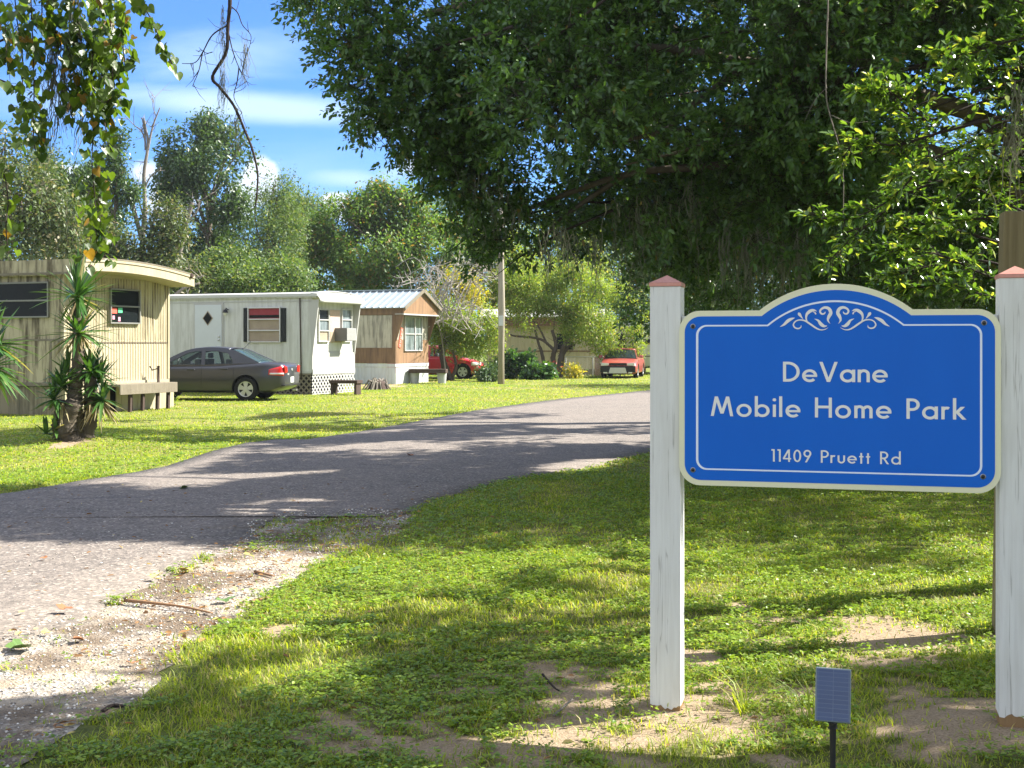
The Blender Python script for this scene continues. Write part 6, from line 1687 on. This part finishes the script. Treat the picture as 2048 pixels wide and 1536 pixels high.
# fine branching inside the crown
b = MB(); rg = random.Random(5)
for k in range(150):
    q = Vector(P1[rg.randrange(len(P1))]) - o; dr = Vector((rg.uniform(.3, 1.2), rg.uniform(-.5, .5), rg.uniform(.0, .6))).normalized(); L_ = rg.uniform(.6, 1.6)
    b.tube([q + dr * L_, q + dr * L_ * .5 + Vector((0, 0, .05)), q, q - dr * .3 + Vector((0, 0, -.08))], [.02, .014, .008, .004], 4, cap=False)
tag(b.build('small_branches', M_TWIG, oak, smooth=True), kind='stuff')
mr = np.random.default_rng(5)
for mx_, my_, nn_, ll_ in ((1130, 470, 70, .45), (1010, 420, 50, .35), (1490, 480, 110, .55), (1560, 500, 90, .5), (1290, 420, 60, .5), (960, 350, 40, .3), (1380, 380, 50, .5), (1220, 500, 60, .4)):
    moss(mr, np.array([tuple(W(mx_ + mr.normal() * 34, my_ + mr.normal() * 18, 13.0 + mr.uniform(-.2, .6)) - Vector(oak.location)) for _ in range(24)]), nn_, ll_, oak)

oak2 = empty('second_oak', (8.5, 26, 0), 0, 'second big oak farther along the lane, arching high over the road', 'tree')
up = []
for k in range(60):
    Y = rng.uniform(20, 31); z = rng.uniform(max(4.2, 1.6 + .20 * Y), 12.5)
    xm = -1.2 if z > 1.6 + .29 * Y else .6
    x = rng.uniform(xm, 10); r = rng.uniform(1.0, 1.5); up.append((x, Y, z, r, r, r * .75))
P3 = oak_crown(rng, oak2, up, 6500, 12, .17, M_OAK, .3, .8, 104, sig=.2, twigs=False)
for k in range(12):
    pass
b = MB(); o = Vector(oak2.location); tr = smooth_path([(8.5, 26, -.3), (8.2, 26, 3), (7, 26, 6.5), (5, 26, 10)], 5)
b.tube([p - o for p in tr], list(np.linspace(.45, .2, len(tr))), 12); b.build('trunk', M_BARK, oak2, smooth=True)
for pts, r0 in (([(7.6, 26, 5), (4, 25, 7.5), (0, 25, 9)], .18), ([(7.2, 26, 6), (5, 28, 8), (1, 30, 10)], .16), ([(8, 26, 4), (6, 23, 6.5), (3, 21, 8)], .16)):
    b = MB(); sp_ = smooth_path([Vector(p) - o for p in pts], 6); b.tube(sp_, list(np.linspace(r0, .05, len(sp_))), 8); b.build('limb', M_BARK, oak2, smooth=True)

# oak beside the viewer: only its shade and its hanging vines come into view
oak3 = empty('near_oak', (5.2, .5, 0), 0, 'oak beside the viewer whose shade darkens the front lawn', 'tree')
up = []
for k in range(60):
    gx_, gy_ = rng.uniform(-4.2, 3.2), rng.uniform(1.0, 6.9); z = rng.uniform(4.4, 6.4)
    up.append((gx_ + z * K1 * math.cos(SUN_AZ), gy_ + z * K1 * math.sin(SUN_AZ), z, .75, .75, .5))
P4 = oak_crown(rng, oak3, up, 9000, 12, .11, M_OAK, .10, 1.2, 105, twigs=False)
b = MB(); o = Vector(oak3.location); tr = smooth_path([(5.2, .5, -.3), (5.3, .8, 2), (5.2, 1.8, 4), (4.6, 3.2, 5.6)], 5)
b.tube([p - o for p in tr], list(np.linspace(.4, .18, len(tr))), 12); b.build('trunk', M_BARK, oak3, smooth=True)
for pts, r0 in (([(5.0, 2.4, 4.8), (2.5, 5, 6.0), (-.5, 6.6, 5.9), (-3.6, 7.2, 5.4)], .15), ([(4.9, 2.6, 5), (5.6, 5, 5.6), (4.5, 7.4, 6)], .12)):
    b = MB(); sp_ = smooth_path([Vector(p) - o for p in pts], 6); b.tube(sp_, list(np.linspace(r0, .05, len(sp_))), 8); b.build('limb', M_BARK, oak3, smooth=True)

# sunlit oak boughs at the right
rb = empty('right_oak', (4.6, 8.6, 0), 0, 'young oak at the right with sunlit yellow green leaves above the sign', 'tree'); o = Vector(rb.location)
b = MB(); b.tube(smooth_path([Vector(p) - o for p in ((4.6, 8.6, -.2), (4.5, 8.5, 1.5), (4.3, 8.3, 3.2), (4.1, 8.2, 5.2))], 4), [.13] * 6 + [.1] * 4 + [.06] * 3, 10); b.build('trunk', M_BARK, rb, smooth=True)
rng = np.random.default_rng(202); rg = random.Random(8); Cs, Ds, Ns, Ls = [], [], [], []; tw = MB()
def bough(pts, Y0, dY, dens, r=.012, Lf=.072, side=.26):
    Y0 += .8
    P = smooth_path([W(p[0], p[1], Y0 + dY * k / (len(pts) - 1)) for k, p in enumerate(pts)], 8); tw.tube([p - o for p in P], list(np.linspace(r, .003, len(P))), 5, cap=False)
    for k in range(int(dens * len(P) / 8)):
        t = rg.random() ** .7; q = P[min(int(t * len(P)), len(P) - 1)]; dn = (P[min(int(t * len(P)) + 1, len(P) - 1)] - P[max(int(t * len(P)) - 1, 0)]).normalized()
        sd_ = (dn + Vector((rg.gauss(0, .7), rg.gauss(0, .6), rg.gauss(.1, .5)))).normalized(); L_ = rg.uniform(.3, 1) * side * (1.15 - t * .5); e = q + sd_ * L_
        tw.tube([q - o, q + sd_ * L_ * .5 + Vector((0, 0, .01)) - o, e - o], [.004, .003, .0015], 4, cap=False)
        for j in range(rg.randint(6, 10)):
            s_ = rg.uniform(.35, 1.0); c = q + sd_ * L_ * s_; dd = (sd_ * (.9 if s_ > .85 else .5) + Vector((rg.gauss(0, .6), rg.gauss(0, .6), rg.gauss(.1, .5)))).normalized()
            Cs.append(c - o); Ds.append(dd); Ns.append((rg.gauss(0, .45), rg.gauss(0, .45), 1)); Ls.append(Lf * rg.uniform(.6, 1.15))
for pts, Y0, dY, dn in (([(2300, 120), (2100, 190), (1980, 200), (1850, 240), (1760, 190), (1720, 186)], 7.6, -.4, 11),
                        ([(2300, 20), (2120, 60), (1990, 90), (1930, 110), (1890, 110)], 7.2, -.3, 12), ([(2250, 90), (2080, 130), (1960, 140), (1890, 150)], 7.4, -.2, 11),
                        ([(2280, 330), (2050, 240), (1930, 290), (1850, 330), (1780, 400), (1690, 440), (1630, 430)], 7.4, .4, 9),
                        ([(2100, 210), (1900, 260), (1790, 290), (1720, 280), (1690, 310)], 7.2, .3, 9),
                        ([(2280, 420), (2080, 350), (1990, 310), (1960, 300)], 6.9, -.3, 9), ([(2250, 380), (2100, 370), (2000, 360), (1930, 355)], 6.8, 0, 11),
                        ([(2280, 520), (2060, 430), (1960, 380), (1920, 370)], 7.0, 0, 9), ([(2250, 560), (2050, 500), (1900, 460), (1840, 470), (1800, 450)], 7.6, .5, 12),
                        ([(2250, 480), (2030, 440), (1930, 440), (1850, 450)], 7.4, .3, 11), ([(2250, 620), (2000, 560), (1880, 510), (1780, 500)], 8.2, .5, 14),
                        ([(2250, 600), (2020, 600), (1900, 570), (1820, 580)], 8.4, .5, 14), ([(2100, 560), (1950, 520), (1830, 540), (1760, 560)], 8.6, .6, 12),
                        ([(1990, 330), (1830, 380), (1760, 430), (1700, 480), (1660, 520)], 8.0, .5, 8), ([(2200, 300), (2000, 290), (1900, 330), (1800, 350)], 8.3, .2, 9),
                        ([(2200, 240), (1990, 330), (1900, 400), (1800, 380)], 8.0, .2, 8), ([(1850, 240), (1790, 190), (1760, 182)], 7.3, -.1, 10),
                        ([(2250, 0), (2100, 20), (1960, -20), (1860, 10)], 8.4, 0, 10)):
    bough(pts, Y0, dY, dn * 1.2)
V, Q = leaf_arrays(np.array(Cs), np.array(Ds), np.array(Ns), np.array(Ls), np.array(Ls) * .42, .1, .12)
np_mesh('crown', V, Q, M_FRESH, rb); tw.build('branches', M_TWIG, rb, smooth=True)
b = MB()
for p0 in ((4.3, 8.3, 3.0), (4.4, 8.4, 2.2), (4.2, 8.25, 4.0)):
    for e in ((3.9, 7.4, p0[2] + .4), (3.8, 7.9, p0[2] + .1)): b.tube([Vector(p0) - o, Vector(e) - o], [.05, .02], 6)
b.build('limb', M_BARK, rb, smooth=True)
moss(rng, np.array([Vector(W(2030 + rg.uniform(-12, 12), 150 + rg.uniform(0, 150), 7.2)) - o for _ in range(40)]), 50, .36, rb)

# hanging vine over the middle of the frame
def hang(name, label, Y, pths, r, m=M_TWIG, cat='vine', group='vines hanging from the oak', twig=0, seed=3):
    rng = np.random.default_rng(seed); p0 = W(*pths[0][0][:2], Y); root = empty(name, p0, 0, label, cat, group); b = MB(); tips = []
    for k, pa in enumerate(pths):
        P = smooth_path([W(p[0], p[1], Y + (p[2] if len(p) > 2 else 0)) - p0 for p in pa], 6); rr = r[min(k, len(r) - 1)]
        b.tube(P, list(np.linspace(rr, rr * .35, len(P))), 6); tips += [q for q in P[2:]]
        b.build('main_stem' if k == 0 else 'side_twig', m, root, smooth=True); b = MB()
    for k in range(twig):
        p = tips[int(rng.integers(len(tips)))]; d = Vector(rnd_dirs(rng, 1, -.3)[0]); L_ = rng.uniform(.03, .14); b.tube([p, p + d * L_ * .5 + Vector((0, 0, -.01)), p + d * L_], [.002, .0015, .0008], 4, cap=False)
    if b.v: tag(b.build('twiglets', m, root, smooth=True), kind='stuff')
    return root, p0, tips
hang('hanging_vine', 'long thin bare vine hanging down in front of the dark oak', 9.0, [[(1655, -260), (1656, 0), (1654, 60), (1652, 180), (1660, 230), (1680, 300), (1687, 360), (1686, 440)], [(1662, 230), (1700, 245), (1735, 243)], [(1654, 175), (1630, 200), (1608, 245)]], [.007, .003], M_DEAD)
rt, p0, tips = hang('dead_branch', 'thin dead branch hanging against the sky with moss threads', 7.0,
     [[(462, -260), (457, -60), (460, 0), (456, 50), (452, 105), (425, 153), (440, 175), (468, 212), (490, 262), (505, 300), (515, 345), (514, 385), (511, 412)],
      [(456, 50), (425, 70), (405, 105), (390, 125), (364, 127)], [(405, 105), (398, 140), (385, 172)], [(458, 10), (475, 25), (485, 50), (502, 72), (497, 100)],
      [(456, 60), (465, 100), (478, 135), (498, 172)], [(478, 135), (474, 165), (468, 195), (484, 225)], [(425, 104), (412, 106), (398, 95)], [(496, 100), (488, 125), (482, 155)]],
     [.013, .005, .004, .004, .004, .004, .003, .003], twig=60, group=None, cat='branch')
mp = [W(x, y, 7.0) - p0 for x, y in [(446, y) for y in range(10, 200, 8)] + [(490, y) for y in range(70, 150, 6)] + [(474, y) for y in range(215, 260, 6)]]
moss(np.random.default_rng(8), np.array([tuple(q) for q in mp]), 150, .16, rt)

# leafy vine curtain at top left
vr = empty('grape_vine', W(120, -200, 7.2), 0, 'curtain of vine leaves trailing from above at the top left corner', 'vine'); o = Vector(vr.location)
rng = np.random.default_rng(303); rg = random.Random(14)
strands = [([(180, -120), (182, 0), (186, 100), (180, 180), (186, 250), (184, 330), (190, 400), (192, 460), (196, 520)], 7.2, 150, 24), ([(150, -100), (150, 20), (165, 100), (160, 170), (150, 200)], 7.3, 80, 20),
           ([(215, -100), (215, 0), (222, 60), (225, 130), (222, 190), (205, 215)], 7.1, 110, 20), ([(235, -100), (240, 0), (243, 60), (250, 130)], 7.0, 50, 12),
           ([(60, -100), (62, 0), (66, 100), (68, 190), (66, 250), (70, 300)], 6.9, 80, 13), ([(20, -100), (30, 0), (38, 60), (60, 90)], 7.0, 50, 16), ([(110, -100), (105, 0), (110, 60), (125, 100)], 7.2, 60, 18),
           ([(250, -100), (262, -20), (285, 10), (303, 40), (316, 70), (328, 100), (345, 128)], 7.0, 46, 5), ([(40, 60), (46, 130), (44, 200), (50, 270)], 7.1, 26, 8),
           ([(185, 340), (196, 390), (200, 440), (198, 505)], 7.3, 30, 10), ([(-12, 330), (8, 350), (16, 400), (12, 450), (16, 505)], 6.8, 30, 10), ([(205, 220), (213, 265), (222, 300)], 7.1, 14, 8),
           ([(10, 20), (12, 90), (10, 130)], 7.3, 26, 12), ([(80, -60), (84, 20), (80, 60)], 7.1, 34, 16), ([(195, -80), (200, 40), (205, 120), (198, 200)], 7.4, 90, 22), ([(150, 190), (140, 220), (150, 245)], 7.2, 8, 8)]
st = MB(); VC, VD, VN, VL = [], [], [], []
for pts, Y, n_, spr in strands:
    P = smooth_path([W(p[0], p[1], Y + rg.uniform(-.1, .1)) - o for p in pts], 8); st.tube(P, .0035, 5, cap=False)
    for k in range(int(n_ * 1.7)):
        q = P[rg.randrange(len(P))]; off = Vector((rg.gauss(0, spr * .5) * Y / F, rg.gauss(0, .12), rg.gauss(0, .03))); c = q + off
        st.tube([q, (q + c) / 2 + Vector((0, 0, .01)), c], .0012, 3, cap=False)
        az = rg.uniform(0, 6.28); VC.append(c); VD.append((math.cos(az) * .6, math.sin(az) * .6, -rg.uniform(.4, 1.4))); VN.append((math.cos(az + rg.gauss(0, .8)), math.sin(az + rg.gauss(0, .8)), rg.uniform(.1, 1.2))); VL.append(rg.uniform(.03, .066))
st.build('vine_stem', M_TWIG, vr, smooth=True)
C, D, N, L = map(np.array, (VC, VD, VN, VL)); D = unit(D.astype(float)); S = unit(np.cross(D, N)); N = unit(np.cross(S, D)); L = L[:, None]
prof = [(0, 0, 0), (-.18, .26, .05), (-.1, .46, .08), (.16, .54, .1), (.45, .44, .1), (.72, .26, .06), (1.0, 0, -.05), (.72, -.26, .06), (.45, -.44, .1), (.16, -.54, .1), (-.1, -.46, .08), (-.18, -.26, .05)]
V = np.stack([C + D * a * L + S * b_ * L + N * c_ * L for a, b_, c_ in prof], 1); bI = np.arange(len(C))[:, None] * 12
Q = np.concatenate([bI + np.array([[0, 1, 2, 3]]), bI + np.array([[0, 3, 4, 5]]), bI + np.array([[0, 5, 6, 6]]), bI + np.array([[0, 6, 7, 7]]), bI + np.array([[0, 7, 8, 9]]), bI + np.array([[0, 9, 10, 11]])])
tri = np.concatenate([Q[:, [0, 1, 2]], Q[:, [0, 2, 3]]]); tri = tri[(tri[:, 1] != tri[:, 2])]
np_mesh('leaves', V.reshape(-1, 3), tri, M_VINE, vr)
mpts = np.array([tuple(W(x, y, 7.3) - o) for x, y in [(150, k) for k in range(-20, 100, 8)] + [(130, k) for k in range(80, 190, 8)] + [(105, k) for k in range(60, 160, 10)] + [(112, 225), (114, 235), (170, 215), (30, 60), (60, 40), (175, 60)]])
moss(rng, mpts, 260, .3, vr)
bare('bare_limb', 'bare dark twigs entering from the left frame edge', 7.4, [[(-160, 100), (-40, 90), (0, 82), (24, 70), (45, 62)], [(-60, 150), (0, 160), (28, 173)], [(-60, 90), (-10, 120), (15, 100), (22, 82)]], M_TWIG, [(.012, .004), (.008, .004), (.005, .002)], seed=19)

# ------------------------------------------------------------------ humid air
b = MB(); b.box(-95, 95, -20, 118, -1.2, 16.5)
m = bpy.data.materials.new('humid air'); m.use_nodes = True; g = NT(m.node_tree)
pv = g.n('ShaderNodeVolumePrincipled'); g.put(pv, 'Color', (.9, .95, 1.0)); pv.inputs['Density'].default_value = .0003; pv.inputs['Anisotropy'].default_value = .3
o_ = g.n('ShaderNodeOutputMaterial'); g.t.links.new(pv.outputs[0], o_.inputs['Volume'])
hz = b.build('haze', m); tag(hz, 'thin humid haze over the whole park', 'haze', kind='stuff')
